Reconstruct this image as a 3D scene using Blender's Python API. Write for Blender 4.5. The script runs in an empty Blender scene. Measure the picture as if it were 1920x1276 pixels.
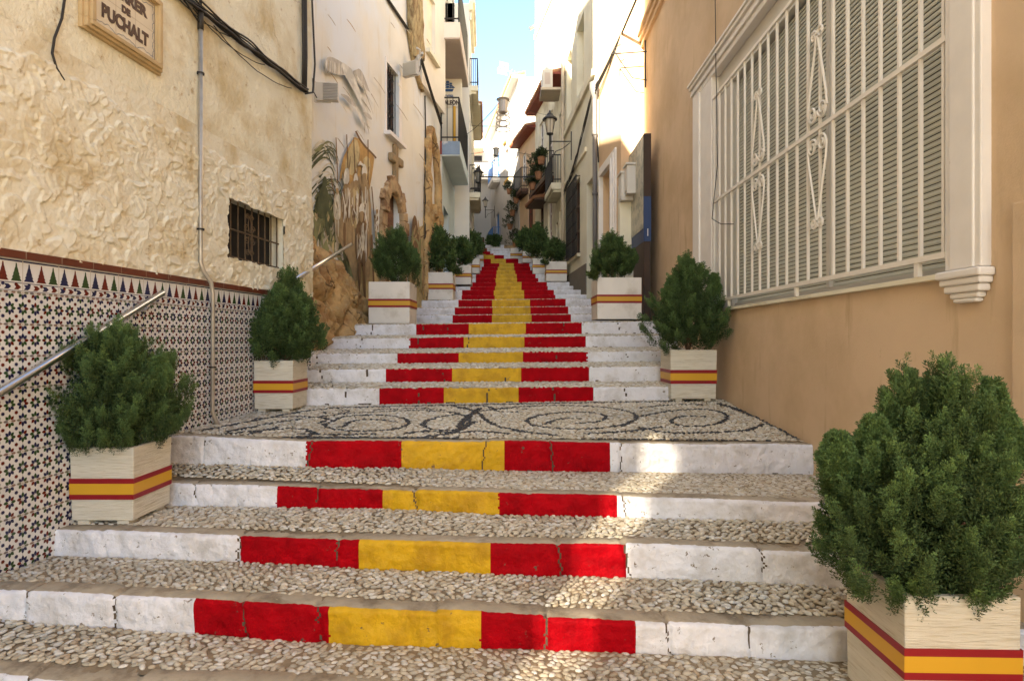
import bpy, math, random
import numpy as np
from mathutils import Vector, noise, Matrix
random.seed(7); RNG = np.random.default_rng(11)
F = 1100.0
SC = bpy.context.scene
COL = SC.collection
R = math.radians

# ------------------------------------------------------------------ helpers
def link(name, me, parent=None):
    o = bpy.data.objects.new(name, me); COL.objects.link(o)
    if parent is not None: o.parent = parent
    return o
def tag(o, label=None, cat=None, group=None, kind=None):
    if label: o['label'] = label
    if cat: o['category'] = cat
    if group: o['group'] = group
    if kind: o['kind'] = kind
    return o
def thing(name, label, cat, loc=(0, 0, 0), group=None, kind=None):
    o = bpy.data.objects.new(name, None); COL.objects.link(o); o.location = loc
    o.empty_display_size = .1
    return tag(o, label, cat, group, kind)
def at(px, py, Z): return Vector(((px-960)/F*Z, Z, (638-py)/F*Z))

class MB:
    def __init__(s): s.v = []; s.f = []; s.m = []
    def add(s, vs, fs, mi=0):
        b = len(s.v); s.v += [tuple(v) for v in vs]
        for f in fs: s.f.append(tuple(i+b for i in f)); s.m.append(mi)
    def quad(s, a, b, c, d, mi=0): s.add([a, b, c, d], [(0, 1, 2, 3)], mi)
    def hexa(s, p, mi=0):   # p: 8 points, bottom ring 0-3, top ring 4-7
        s.add(p, [(3, 2, 1, 0), (4, 5, 6, 7), (0, 1, 5, 4), (1, 2, 6, 5), (2, 3, 7, 6), (3, 0, 4, 7)], mi)
    def box(s, x0, x1, y0, y1, z0, z1, mi=0):
        s.hexa([(x0,y0,z0),(x1,y0,z0),(x1,y1,z0),(x0,y1,z0),(x0,y0,z1),(x1,y0,z1),(x1,y1,z1),(x0,y1,z1)], mi)
    def tube(s, pts, r, n=8, mi=0, cap=True, r2=None):
        pts = [Vector(p) for p in pts]; rings = []; L = len(pts)
        up = Vector((.13, .31, .94)).normalized()
        for i, p in enumerate(pts):
            d = (pts[min(i+1, L-1)] - pts[max(i-1, 0)])
            d = d.normalized() if d.length > 1e-9 else Vector((0, 0, 1))
            if abs(d.dot(up)) > .95: up = Vector((1, .1, 0)).normalized()
            u = d.cross(up).normalized(); w = d.cross(u).normalized()
            rr = r if r2 is None else r+(r2-r)*i/max(L-1, 1)
            rings.append([p+u*rr*math.cos(6.2832*j/n)+w*rr*math.sin(6.2832*j/n) for j in range(n)])
        vs = [q for g in rings for q in g]; fs = []
        for i in range(L-1):
            for j in range(n):
                k = (j+1) % n; fs.append((i*n+j, i*n+k, (i+1)*n+k, (i+1)*n+j))
        if cap: fs.append(tuple(range(n))[::-1]); fs.append(tuple((L-1)*n+j for j in range(n)))
        s.add(vs, fs, mi)
    def lathe(s, prof, c, n=16, mi=0, ax=None):  # prof [(r,z)]
        vs = []; c = Vector(c)
        for r, z in prof:
            for j in range(n): vs.append((c.x+r*math.cos(6.2832*j/n), c.y+r*math.sin(6.2832*j/n), c.z+z))
        fs = []
        for i in range(len(prof)-1):
            for j in range(n):
                k = (j+1) % n; fs.append((i*n+j, i*n+k, (i+1)*n+k, (i+1)*n+j))
        s.add(vs, fs, mi)
    def build(s, name, mats, parent=None, smooth=False, bevel=0):
        me = bpy.data.meshes.new(name); me.from_pydata(s.v, [], s.f)
        if not isinstance(mats, (list, tuple)): mats = [mats]
        for m in mats: me.materials.append(m)
        me.polygons.foreach_set('material_index', s.m)
        if smooth: me.polygons.foreach_set('use_smooth', [True]*len(s.f))
        me.validate(); me.update()
        o = link(name, me, parent)
        if parent is not None:
            o.matrix_parent_inverse = Matrix.Translation(-Vector(parent.location))
        if bevel:
            b = o.modifiers.new('Bevel', 'BEVEL'); b.width = bevel; b.segments = 2; b.limit_method = 'ANGLE'; b.angle_limit = R(40)
        return o

# ------------------------------------------------------------------ materials
def rgb(c): return (c[0], c[1], c[2], 1)
def M(name, c, rough=.85, var=.12, vs=2.5, bump=0, bs=60, bd=.01, c2=None, c2s=1.5, c2t=(.52, .62), c3=None, c3s=6, c3t=(.62, .68),
      metal=0, stretch=None, attr=None, spec=.35, streak=None, crack=None, ior=None, b2=None):
    m = bpy.data.materials.new(name); m.use_nodes = True; nt = m.node_tree; N = nt.nodes; L = nt.links
    bs_ = N['Principled BSDF']; bs_.inputs['Roughness'].default_value = rough; bs_.inputs['Metallic'].default_value = metal
    bs_.inputs['Specular IOR Level'].default_value = spec
    geo = N.new('ShaderNodeNewGeometry'); pos = geo.outputs['Position']
    def mapped(st):
        mp = N.new('ShaderNodeMapping'); L.new(pos, mp.inputs['Vector']); mp.inputs['Scale'].default_value = st; return mp.outputs['Vector']
    base = mapped(stretch) if stretch else pos
    def nz(scale, detail=5, rgh=.55, vec=None, dist=0):
        n = N.new('ShaderNodeTexNoise'); L.new(vec if vec is not None else base, n.inputs['Vector'])
        n.inputs['Scale'].default_value = scale; n.inputs['Detail'].default_value = detail; n.inputs['Roughness'].default_value = rgh
        n.inputs['Distortion'].default_value = dist; return n.outputs['Fac']
    def ramp(fac, a, b):
        r = N.new('ShaderNodeMapRange'); L.new(fac, r.inputs['Value']); r.inputs['From Min'].default_value = a; r.inputs['From Max'].default_value = b; return r.outputs['Result']
    def mix(fac, A, B, mode='MIX'):
        x = N.new('ShaderNodeMix'); x.data_type = 'RGBA'; x.blend_type = mode
        if isinstance(fac, float): x.inputs[0].default_value = fac
        else: L.new(fac, x.inputs[0])
        for i, q in ((6, A), (7, B)):
            if isinstance(q, tuple): x.inputs[i].default_value = q
            else: L.new(q, x.inputs[i])
        return x.outputs[2]
    if attr:
        a = N.new('ShaderNodeAttribute'); a.attribute_name = attr; colr = a.outputs['Color']
        f = ramp(nz(vs, 4), .3, .7)
        colr = mix(f, mix(1.0, colr, rgb([1-var]*3), 'MULTIPLY'), mix(1.0, colr, rgb([1+var]*3), 'MULTIPLY'))
    else:
        f = ramp(nz(vs, 6), .3, .7)
        colr = mix(f, rgb([x*(1-var) for x in c]), rgb([min(1, x*(1+var)) for x in c]))
    if c2: colr = mix(ramp(nz(c2s, 7, .62), *c2t), colr, rgb(c2))
    if streak:
        sc_, cc, th = streak
        colr = mix(ramp(nz(1, 6, .6, mapped(sc_)), th, th+.14), colr, rgb(cc))
    if c3: colr = mix(ramp(nz(c3s, 6, .7), *c3t), colr, rgb(c3))
    if crack:
        sc_, w, cc = crack
        v = N.new('ShaderNodeTexVoronoi'); v.feature = 'DISTANCE_TO_EDGE'; v.inputs['Scale'].default_value = sc_
        wn = N.new('ShaderNodeTexNoise'); wn.inputs['Scale'].default_value = sc_*2.3; wn.inputs['Detail'].default_value = 5; L.new(pos, wn.inputs['Vector'])
        vm = N.new('ShaderNodeVectorMath'); vm.operation = 'MULTIPLY_ADD'; L.new(wn.outputs['Color'], vm.inputs[0]); vm.inputs[1].default_value = (.6/sc_,)*3; L.new(pos, vm.inputs[2])
        L.new(vm.outputs[0], v.inputs['Vector'])
        inv = N.new('ShaderNodeMapRange'); L.new(v.outputs['Distance'], inv.inputs['Value']); inv.inputs['From Min'].default_value = 0; inv.inputs['From Max'].default_value = w
        inv.inputs['To Min'].default_value = 1; inv.inputs['To Max'].default_value = 0
        gate = N.new('ShaderNodeMath'); gate.operation = 'MULTIPLY'; L.new(inv.outputs[0], gate.inputs[0]); L.new(ramp(nz(sc_*.8, 2, .5, pos), .48, .6), gate.inputs[1])
        colr = mix(gate.outputs[0], colr, rgb(cc))
    L.new(colr, bs_.inputs['Base Color'])
    if bump:
        b = N.new('ShaderNodeBump'); b.inputs['Strength'].default_value = bump; b.inputs['Distance'].default_value = bd
        L.new(nz(bs, 8, .65), b.inputs['Height']); nrm = b.outputs['Normal']
        if b2:
            q = N.new('ShaderNodeBump'); q.inputs['Strength'].default_value = b2[1]; q.inputs['Distance'].default_value = b2[2]
            L.new(nz(b2[0], 4, .5), q.inputs['Height']); L.new(nrm, q.inputs['Normal']); nrm = q.outputs['Normal']
        L.new(nrm, bs_.inputs['Normal'])
    return m

m_stuccoA = M('yellow_plaster', (.83, .78, .61), .9, .07, 1.7, .9, 22, .02, c2=(.62, .50, .29), c2s=1.5, c2t=(.47, .66), c3=(.46, .33, .17), c3s=7, c3t=(.61, .72), crack=(1.1, .012, (.32, .23, .13)), b2=(5, .5, .04))
m_stuccoL = M('rough_plaster', (.80, .75, .60), .92, .08, 2.2, .6, 60, .008, c2=(.60, .49, .30), c2s=2.2, c2t=(.47, .66), c3=(.46, .34, .19), c3s=12, c3t=(.60, .72))
m_mural = M('mural_plaster', (.76, .72, .62), .85, .06, 1.2, .2, 40, .004, c2=(.74, .76, .76), c2s=.5, c2t=(.42, .6), streak=((4, 4, .7), (.66, .58, .42), .60), c3=(.50, .40, .25), c3s=1.1, c3t=(.64, .8))
m_orange = M('ochre_render', (.67, .49, .325), .9, .05, 1.1, .5, 70, .006, c2=(.56, .395, .24), c2s=.9, c2t=(.44, .66), streak=((6, 6, .8), (.50, .34, .20), .60), c3=(.40, .26, .15), c3s=6, c3t=(.67, .76), b2=(3, .25, .03))
m_whiteframe = M('white_stone_paint', (.80, .75, .70), .6, .05, 4, .25, 60, .003, c3=(.42, .35, .27), c3s=11, c3t=(.68, .76))
m_white = M('white_step_paint', (.80, .79, .82), .55, .05, 9, .8, 30, .012, c2=(.60, .57, .55), c2s=4, c2t=(.48, .68), c3=(.22, .17, .12), c3s=20, c3t=(.625, .665), b2=(9, .7, .03))
m_red = M('red_step_paint', (.37, .001, .006), .6, .25, 7, .9, 28, .014, c3=(.14, .08, .06), c3s=17, c3t=(.655, .685), spec=.08)
m_yellow = M('yellow_step_paint', (.66, .38, .015), .45, .12, 9, .9, 28, .014, c3=(.2, .12, .05), c3s=17, c3t=(.65, .685), c2=(.50, .27, .012), c2s=5, c2t=(.48, .65), spec=.28)
m_kerb = M('kerb_stone', (.44, .37, .27), .9, .18, 7, .8, 120, .006, c2=(.24, .19, .13), c2s=5, c2t=(.5, .65), c3=(.46, .39, .29), c3s=30, c3t=(.58, .7))
m_crackd = M('dirty_joint', (.10, .07, .045), .95, .3, 20)
m_mortar = M('pebble_mortar', (.29, .22, .14), .95, .2, 8, .6, 90, .005, c2=(.17, .125, .075), c2s=3, c2t=(.5, .7))
m_pebble = M('pebbles', (.5, .45, .35), .5, .1, 60, .15, 150, .002, attr='Col', spec=.5)
m_tile = M('tile_glaze', (.70, .69, .68), .25, .05, 8, spec=.5)
m_navy = M('tile_navy', (.025, .025, .07), .25, .2, 20, spec=.5)
m_dkgreen = M('tile_green', (.035, .07, .025), .25, .2, 20, spec=.5)
m_maroon = M('tile_maroon', (.13, .02, .012), .25, .2, 20, spec=.5)
m_grout = M('tile_grout', (.36, .28, .2), .8)
m_brown = M('brown_trim_tile', (.13, .035, .018), .3, .2, 6, spec=.5)
m_foliage = M('conifer_leaves', (.05, .09, .02), .65, .25, 30, attr='Col', spec=.3)
m_bark = M('bark', (.12, .07, .04), .9, .2, 20)
m_soil = M('potting_soil', (.05, .035, .02), .95, .3, 40, .8, 40, .02)
m_ridged = M('ridged_wood_box', (.70, .65, .54), .75, .08, 3, 1.0, 14, .012, stretch=(.45, .45, 8), c2=(.54, .47, .34), c2s=16, c2t=(.50, .68), c3=(.40, .33, .22), c3s=2.5, c3t=(.66, .8))
m_smoothbox = M('smooth_planter', (.78, .73, .66), .6, .05, 3, .1, 40, .003, c2=(.55, .49, .4), c2s=2, c2t=(.52, .7))
m_bandr = M('red_tape', (.26, .006, .012), .45, .05)
m_bandy = M('yellow_tape', (.62, .33, .025), .45, .04)
m_steel = M('polished_steel', (.85, .82, .78), .28, .05, 4, metal=1)
m_pipe = M('aged_pipe', (.44, .40, .34), .38, .2, 8, metal=.5)
m_cable = M('black_cable', (.03, .026, .022), .6, .2)
m_iron = M('black_iron', (.025, .022, .02), .55, .2, spec=.4)
m_rust = M('rusty_iron', (.10, .065, .035), .7, .3, 20)
m_grille = M('cream_grille_paint', (.82, .76, .68), .45, .04, 5, c3=(.3, .16, .08), c3s=25, c3t=(.72, .76))
m_blind = M('window_shutter', (.54, .54, .47), .7, .06, 3)
m_dark = M('dark_interior', (.02, .017, .014), .8)
m_wood = M('brown_wood', (.11, .05, .025), .6, .3, 8, stretch=(4, 4, .6))
m_glass = M('dark_glass', (.03, .035, .04), .08, spec=.8)
m_rock = M('ochre_rock', (.58, .38, .17), .9, .25, 3, 1, 18, .05, crack=(2.6, .06, (.10, .055, .025)), c2=(.40, .22, .09), c2s=2.5, c2t=(.48, .62), c3=(.55, .42, .24), c3s=7, c3t=(.56, .68))
m_brickdark = M('arch_inner_brick', (.20, .10, .055), .9, .3, 6, .6, 20, .02, stretch=(1, 1, 4))
m_rockdark = M('rock_crack', (.12, .06, .03), .95)
m_cream = M('cream_wall', (.78, .72, .56), .85, .06, 1.5, .2, 40, .004, c2=(.52, .44, .3), c2s=.9, c2t=(.5, .7))
m_fcream = M('yellow_grey_wall', (.76, .72, .58), .85, .07, 1.5, .2, 40, .004, c2=(.70, .65, .50), c2s=.9, c2t=(.5, .7))
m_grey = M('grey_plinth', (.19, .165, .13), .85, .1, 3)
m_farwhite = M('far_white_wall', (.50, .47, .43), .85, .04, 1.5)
m_whitewall = M('white_wall', (.74, .70, .64), .85, .04, 1.5, .15, 40, .004)
m_hotel = M('pale_blue_grey_wall', (.68, .78, .80), .85, .06, 1.5)
m_hotelc = M('hotel_cream', (.76, .70, .60), .85, .05, 1.5)
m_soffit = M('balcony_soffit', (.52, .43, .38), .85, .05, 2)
m_peach = M('peach_wall', (.68, .48, .30), .85, .07, 1.5)
m_terracotta = M('roof_tile', (.36, .17, .09), .85, .25, 8)
m_redwood = M('red_paint', (.24, .05, .03), .6, .15)
m_blue = M('blue_paint', (.08, .22, .50), .6, .1)
m_teal = M('teal_door', (.02, .07, .075), .5, .1)
m_greypipe = M('grey_drainpipe', (.14, .13, .125), .5, .1)
m_creampipe = M('cream_drainpipe', (.55, .45, .33), .5, .1)
m_plastic = M('white_plastic', (.62, .58, .52), .5, .04)
m_lampglass = M('frosted_lamp_glass', (.45, .40, .32), .3, .05)
m_boardblue = M('board_blue', (.02, .045, .13), .45, .1)
m_boardbrown = M('board_brown', (.045, .022, .012), .5, .2)
m_map = M('map_print', (.50, .46, .36), .35, .2, 6, c2=(.30, .30, .24), c2s=4, c2t=(.5, .56), c3=(.1, .1, .12), c3s=8, c3t=(.62, .64))
m_sign = M('sign_tile', (.66, .58, .45), .3, .04, 8, spec=.5)
m_signfr = M('sign_stone_frame', (.50, .36, .19), .7, .12, 6, .2, 50, .003)
m_ink = M('brown_lettering', (.05, .022, .02), .4)
m_inkblue = M('faded_blue_ink', (.14, .17, .22), .5)
m_shipblue = M('ship_blue', (.03, .09, .26), .4)
m_ground = M('paving', (.48, .43, .35), .95)
m_skyart = M('painted_sky', (.20, .27, .36), .6, .15, 4, c2=(.62, .60, .58), c2s=1.6, c2t=(.5, .58))

# ------------------------------------------------------------------ walls
class Wall:
    def __init__(s, a, k, side): s.a = a; s.k = k; s.side = side
    def p(s, Z, off, z): return (s.a+s.k*Z+s.side*off, Z, z)
    def Z(s, px, off=0): return (s.a+s.side*off)/((px-960)/F-s.k)
    def at(s, px, py, off=0):
        Z = s.Z(px, off); return (s.a+s.side*off+s.k*Z, Z, (638-py)/F*Z)
    def zz(s, px, py, off=0):
        q = s.at(px, py, off); return q[1], q[2]
    def box(s, mb, Za, Zb, oa, ob, z0, z1, mi=0):
        p = s.p
        mb.hexa([p(Za,oa,z0), p(Zb,oa,z0), p(Zb,ob,z0), p(Za,ob,z0), p(Za,oa,z1), p(Zb,oa,z1), p(Zb,ob,z1), p(Za,ob,z1)], mi)
    def face(s, mb, Za, Zb, zb, zt, ops, off=0, mi=0):
        zs = sorted(set([zb, zt]+[o[i] for o in ops for i in (2, 3) if zb < o[i] < zt]))
        ys = sorted(set([Za, Zb]+[o[i] for o in ops for i in (0, 1) if Za < o[i] < Zb]))
        for i in range(len(ys)-1):
            for j in range(len(zs)-1):
                cy = (ys[i]+ys[i+1])/2; cz = (zs[j]+zs[j+1])/2
                if any(o[0] < cy < o[1] and o[2] < cz < o[3] for o in ops): continue
                mb.quad(s.p(ys[i],off,zs[j]), s.p(ys[i+1],off,zs[j]), s.p(ys[i+1],off,zs[j+1]), s.p(ys[i],off,zs[j+1]), mi)
        for o in ops:
            d = off+o[4]; Y0, Y1, z0, z1 = o[:4]; p = s.p
            mb.quad(p(Y0,off,z0), p(Y0,d,z0), p(Y0,d,z1), p(Y0,off,z1), mi); mb.quad(p(Y1,off,z0), p(Y1,off,z1), p(Y1,d,z1), p(Y1,d,z0), mi)
            mb.quad(p(Y0,off,z0), p(Y1,off,z0), p(Y1,d,z0), p(Y0,d,z0), mi); mb.quad(p(Y0,off,z1), p(Y0,d,z1), p(Y1,d,z1), p(Y1,off,z1), mi)
    def shell(s, mb, Za, Zb, zb, zt, depth=6, mi=0, off=0):   # ends, roof, back
        p = s.p
        mb.quad(p(Za,off,zb), p(Za,off,zt), p(Za,depth,zt), p(Za,depth,zb), mi); mb.quad(p(Zb,off,zb), p(Zb,depth,zb), p(Zb,depth,zt), p(Zb,off,zt), mi)
        mb.quad(p(Za,off,zt), p(Zb,off,zt), p(Zb,depth,zt), p(Za,depth,zt), mi); mb.quad(p(Za,depth,zb), p(Za,depth,zt), p(Zb,depth,zt), p(Zb,depth,zb), mi)

WA = Wall(-3.537, .118, -1); WB = Wall(-4.80, .17, -1); WC = Wall(-1.96, -.001, -1); WD = Wall(-.60, -.043, -1)
WE = Wall(2.70, .01, 1); WE2 = Wall(3.16, -.065, 1); WF = Wall(3.19, -.072, 1); WG = Wall(5.45, -.175, 1); WH = Wall(7.4, -.25, 1); WK = Wall(5.68, -.19, 1)

def pane(W, name, parent, Za, Zb, z0, z1, off, mat, frame=None, bars=(1, 1), fw=.05):
    """window/door leaf set in an opening"""
    mb = MB(); W.box(mb, Za, Zb, off, off+.03, z0, z1); o = mb.build(name, mat, parent)
    if frame is not None:
        fb = MB()
        W.box(fb, Za, Zb, off-.04, off-.002, z0, z0+fw); W.box(fb, Za, Zb, off-.04, off-.002, z1-fw, z1)
        n = bars[0]
        for i in range(n+1):
            y = Za+(Zb-Za-fw)*i/n; W.box(fb, y, y+fw, off-.038, off-.004, z0+fw, z1-fw)
        for j in range(1, bars[1]):
            z = z0+(z1-z0)*j/bars[1]; W.box(fb, Za+fw, Zb-fw, off-.034, off-.006, z-fw/2, z+fw/2)
        f = fb.build('frame', frame, o)
    return o

def eave(W, mb, Za, Zb, z, out=.35, mt=0, mu=1, n=None):
    n = n or max(3, int((Zb-Za)/.2)); p = W.p
    mb.hexa([p(Za,-out,z), p(Zb,-out,z), p(Zb,.3,z), p(Za,.3,z), p(Za,-out,z+.06), p(Zb,-out,z+.06), p(Zb,.3,z+.14), p(Za,.3,z+.14)], mu)
    for i in range(n):
        y = Za+(Zb-Za)*(i+.5)/n
        mb.tube([p(y,-out-.07,z+.10), p(y,.32,z+.26)], (Zb-Za)/n*.36, 8, mt)

# ------------------------------------------------------------------ steps
# near risers: T = top height at X=0, c = cross slope, samples (px, ytop, ybottom)
class Riser: pass
RS = []
def near(T, c, pts, ends, bounds):
    r = Riser(); X = []; Y = []; zt = []; zb = []
    for px, yt, yb in pts:
        a = (px-960)/F; dy = (yt-638)/F; Z = -T/(dy+c*a); X.append(a*Z); Y.append(Z); zt.append(T+c*a*Z); zb.append(-(yb-638)/F*Z)
    r.X = np.array(X); r.Y = np.array(Y); r.zt = np.array(zt); r.zb = np.array(zb)
    r.b = []
    for px in bounds:
        # Z at px by interpolation over px
        Zp = np.interp(px, [p[0] for p in pts], Y); r.b.append((px-960)/F*Zp)
    r.xl, r.xr = ends; RS.append(r)
def far(Z, pl, pr, bounds, drop=.2):
    r = Riser(); (xl, yl), (xr, yr) = pl, pr
    X = [(xl-960)/F*Z, (xr-960)/F*Z]; r.X = np.array(X); r.Y = np.array([Z, Z]); r.zt = np.array([(638-yl)/F*Z, (638-yr)/F*Z]); r.zb = None
    r.b = [(p-960)/F*Z for p in bounds]; r.xl, r.xr = X; RS.append(r)
near(-1.60, 0, [(-300,1250,1330),(0,1268,1350),(400,1288,1370),(960,1312,1400),(1500,1345,1440),(2300,1385,1480)], (-3.3, 2.72), [250,560,900,1230])
near(-1.45, -.015, [(-200,1100,1150),(0,1105,1160),(364,1123,1187),(617,1137,1205),(901,1150,1215),(1191,1166,1222),(1600,1177,1242),(2100,1190,1255)], (-3.4, 2.72), [364,617,901,1191])
near(-1.261, 0, [(88,990,1040),(450,1003,1052),(674,1010,1063),(920,1018,1074),(1174,1022,1082),(1590,1035,1098),(1900,1045,1108)], (-3.25, 2.74), [450,674,920,1174])
near(-1.104, 0, [(200,905,947),(315,905,947),(518,912,950),(718,916,953),(935,924,964),(1157,930,968),(1520,940,977),(1760,948,986)], (-3.1, 2.74), [518,718,935,1157])
near(-.879, -.027, [(310,815,867),(574,827,874),(753,827,876),(946,826,882),(1144,829,884),(1507,833,889),(1600,834,891)], (-2.96, 2.75), [574,753,946,1144])
far(7.55, (500,728), (1262,724), [712,833,972,1113])
_r = RS[-1]; _r.Y = np.array([6.75, 7.6]); _r.X = np.array([(500-960)/F*6.75, (1262-960)/F*7.6]); _r.zt = np.array([-90/F*6.75, -86/F*7.6]); _r.zb = np.array([-123/F*6.75, -111/F*7.6]); _r.xl = -2.72; _r.xr = _r.X[1]
_r.b = [(p-960)/F*(6.75+.85*(p-500)/762) for p in (712,833,972,1113)]
def slant(ZL, ZR, xl, yl, xr, yr, b):
    far(ZL, (xl, yl), (xr, yr), b); r = RS[-1]; r.Y = np.array([ZL, ZR]); r.X = np.array([(xl-960)/F*ZL, (xr-960)/F*ZR]); r.zt = np.array([(638-yl)/F*ZL, (638-yr)/F*ZR])
    r.xl, r.xr = r.X; r.b = [(p-960)/F*(ZL+(ZR-ZL)*(p-xl)/(xr-xl)) for p in b]
slant(7.31, 8.16, 500, 693, 1262, 686, [725,849,976,1104])
slant(8.10, 8.92, 530, 663, 1300, 657, [745,860,980,1101])
slant(9.05, 9.85, 580, 634, 1270, 628, [768,870,983,1098])
slant(9.95, 10.5, 595, 609, 1262, 602, [780,880,985,1091])
far(13.4, (750,591), (1165,588), [850,923.5,996.5,1070])
far(14.1, (770,577), (1160,573.5), [854,924,995,1065])
far(14.8, (785,563), (1150,559), [858,924,993,1060])
far(16.0, (800,554), (1100,552), [866,927,983,1042])
far(16.7, (810,544), (1095,543), [867.5,927,983,1038.6])
far(17.9, (820,537), (1092,535.5), [882,929,978.7,1028])
far(18.6, (826,529.5), (1085,528), [885,930,977,1026])
far(19.45, (832,522), (1078,520.5), [891,928,969.5,1008])
far(20.1, (840,514), (1040,513), [891.6,930.7,967.8,1005])
far(20.9, (846,507), (1030,506), [900,930.7,965,998.7])
far(21.9, (852,500), (1015,499.5), [903.7,933,964,993.7])
far(22.6, (860,493.5), (1010,493), [906.5,935.5,964,992])
far(23.6, (862,485), (1000,484.5), [900,921,948.7,971.7])
far(24.6, (864,478), (990,478), [893,906,926,945])
far(25.5, (866,475), (978,475), [884,897,910,925])
far(26.3, (868,471), (970,471), [880,888,902,918])
far(27.2, (868,465), (956,465), [878,886,895,913])
far(28.2, (868,459), (945,459), [876,884,892,909])

TREADZB = []
for i, r in enumerate(RS):
    if r.zb is None:
        prev = RS[i-1]; s = .03 if i == 5 else .05 if i < 10 else .02
        r.zb = np.array([np.interp(x, prev.X, prev.zt)+s*(y-np.interp(x, prev.X, prev.Y)) for x, y in zip(r.X, r.Y)])
def lin(r, arr, x):
    X = r.X
    if x < X[0]: return arr[0]+(arr[1]-arr[0])/(X[1]-X[0])*(x-X[0])*.6
    if x > X[-1]: return arr[-1]+(arr[-1]-arr[-2])/(X[-1]-X[-2])*(x-X[-1])*.6
    return float(np.interp(x, X, arr))

stair = thing('stairway', 'long public stairway with cobbled treads and risers painted white, red and yellow', 'stairs', (0, 3, -1.6), kind='structure')
KD = .15
for i, r in enumerate(RS):
    res = .011 if i < 5 else .022 if i < 10 else .05
    nx = int((r.xr-r.xl)/res)+1; xs = np.linspace(r.xl, r.xr, nx)
    nv = 16 if i < 5 else 9 if i < 10 else 4; rough = .012 if i < 5 else .007
    rnd = random.Random(i*17+3)
    joints = []; x = r.xl+rnd.uniform(.2, .7)
    while x < r.xr: joints.append((x, rnd.uniform(-.25, .25), rnd.uniform(.5, 1.3), rnd.choice([1, 1, .4]))); x += rnd.uniform(.35, 1.05)
    mb = MB(); rows = []
    kd = KD if i < 5 else .07
    for x in xs:
        Y = lin(r, r.Y, x); zt = lin(r, r.zt, x); zb = lin(r, r.zb, x)-.03; colm = []
        blk = sum(1 for j in joints if x > j[0])
        bo = (noise.noise((blk*3.1, i*2.2, .5))*.016) if i < 10 else 0
        kdx = kd*(1+.25*noise.noise((x*2.1, i*5.0, 2)))
        zo = noise.noise((x*1.3, i*3.7, 0))*.012+noise.noise((x*9, i*3.7, 3))*.004+noise.noise((blk*1.7, i, 9.5))*.01
        if i >= 5: zo *= .7
        H = zt-zb
        prof = [(0, v/nv*(H-.02)-(0 if v else 0)) for v in range(nv+1)]+[(.006, H-.008), (.02, H-.001), (kdx*.5, H), (kdx, H-.004), (kdx+.02, H-.03)]
        for k, (dy, dz) in enumerate(prof):
            z = zb+dz+zo-(.010*max(0, noise.noise((x*11, i, 4))+.5*noise.noise((x*34, i, 4))+.15) if k == nv+1 else 0); q = noise.noise((x*4, z*4, i))*rough*1.4+noise.noise((x*14, z*14, i+5))*rough*.8+noise.noise((x*38, z*38, i+5))*rough*.35
            g = 0
            for (jx, sl, w, st) in joints:
                d = abs(x-jx-sl*(dz-.1)-.012*noise.noise((dz*25, jx, 1)))
                if d < .022*w: g = max(g, st*(1-d/(.022*w)))
            if k <= nv+1: colm.append((x, Y+bo+q+dy+g*.018, z))
            else: colm.append((x, Y+bo+dy+(noise.noise((x*12, dy*12, i)))*.006, z-.006*abs(noise.noise((x*20, dy*20, i)))-g*.012+.003*noise.noise((x*45, dy*60, 2))))
        rows.append(colm)
    n = len(rows[0]); vs = [v for c in rows for v in c]; mb.v = vs
    edge = [b for b in r.b]
    for c in range(nx-1):
        xm = (xs[c]+xs[c+1])/2
        for k in range(n-1):
            zrel = k
            e = [b+.006*noise.noise((k*.7, b*5, i)) for b in edge]
            mi = 0 if xm < e[0] else 1 if xm < e[1] else 2 if xm < e[2] else 1 if xm < e[3] else 0
            lim = nv+2
            if k >= lim: mi = 3
            elif i < 10 and k <= 1 and noise.noise((xm*9, k, i*1.7)) > .05+.3*k: mi = 4
            if i < 10 and k < lim:
                for (jx, sl, w, st) in joints:
                    if st == 1 and abs(xm-jx-sl*((k+.5)/nv*.17-.1)-.022*noise.noise((k*.32, jx*3, 1))) < (.0056 if noise.noise((jx*9, k*.12, i)) > -.25 else 0): mi = 4
            mb.f.append((c*n+k, (c+1)*n+k, (c+1)*n+k+1, c*n+k+1)); mb.m.append(mi)
    mb.build('riser', [m_white, m_red, m_yellow, m_kerb, m_crackd, m_kerb], stair, smooth=True)
    # tread
    tb = MB()
    if i+1 < len(RS):
        q = RS[i+1]
        L_ = min(r.xl, q.xl)-.25; R_ = max(r.xr, q.xr)+.3
        if i == 4: R_ = 2.95; L_ = -3.3
        m = 40; A = []; B = []
        for j in range(m+1):
            x = L_+(R_-L_)*j/m
            A.append((x, lin(r, r.Y, x)+kd*.6, lin(r, r.zt, x)-.012)); B.append((x, lin(q, q.Y, x)+.10, lin(q, q.zb, x)-.006))
        for j in range(m): tb.quad(A[j], A[j+1], B[j+1], B[j])
        tb.build('tread', m_mortar, stair)
    r.kd = kd
# upper landing beyond last riser & lower ground
tb = MB(); l = RS[-1]; tb.quad((-5, l.Y[0]+.05, l.zt[0]-.01), (1.5, l.Y[0]+.05, l.zt[0]-.01), (1.5, 60, l.zt[0]+.6), (-12, 60, l.zt[0]+.6))
tag(tb.build('upper_path', m_mortar), kind='structure')
tb = MB(); r0 = RS[0]
tb.quad((-5, -3, -1.78), (4.5, -3, -1.78), (4.5, 3.2, -1.78), (-5, 3.2, -1.78)); tag(tb.build('lower_path', m_mortar), kind='structure')
tb = MB(); tb.quad((-400, -400, -1.95), (400, -400, -1.95), (400, 400, -1.95), (-400, 400, -1.95)); tag(tb.build('ground', m_ground), kind='structure')

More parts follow.
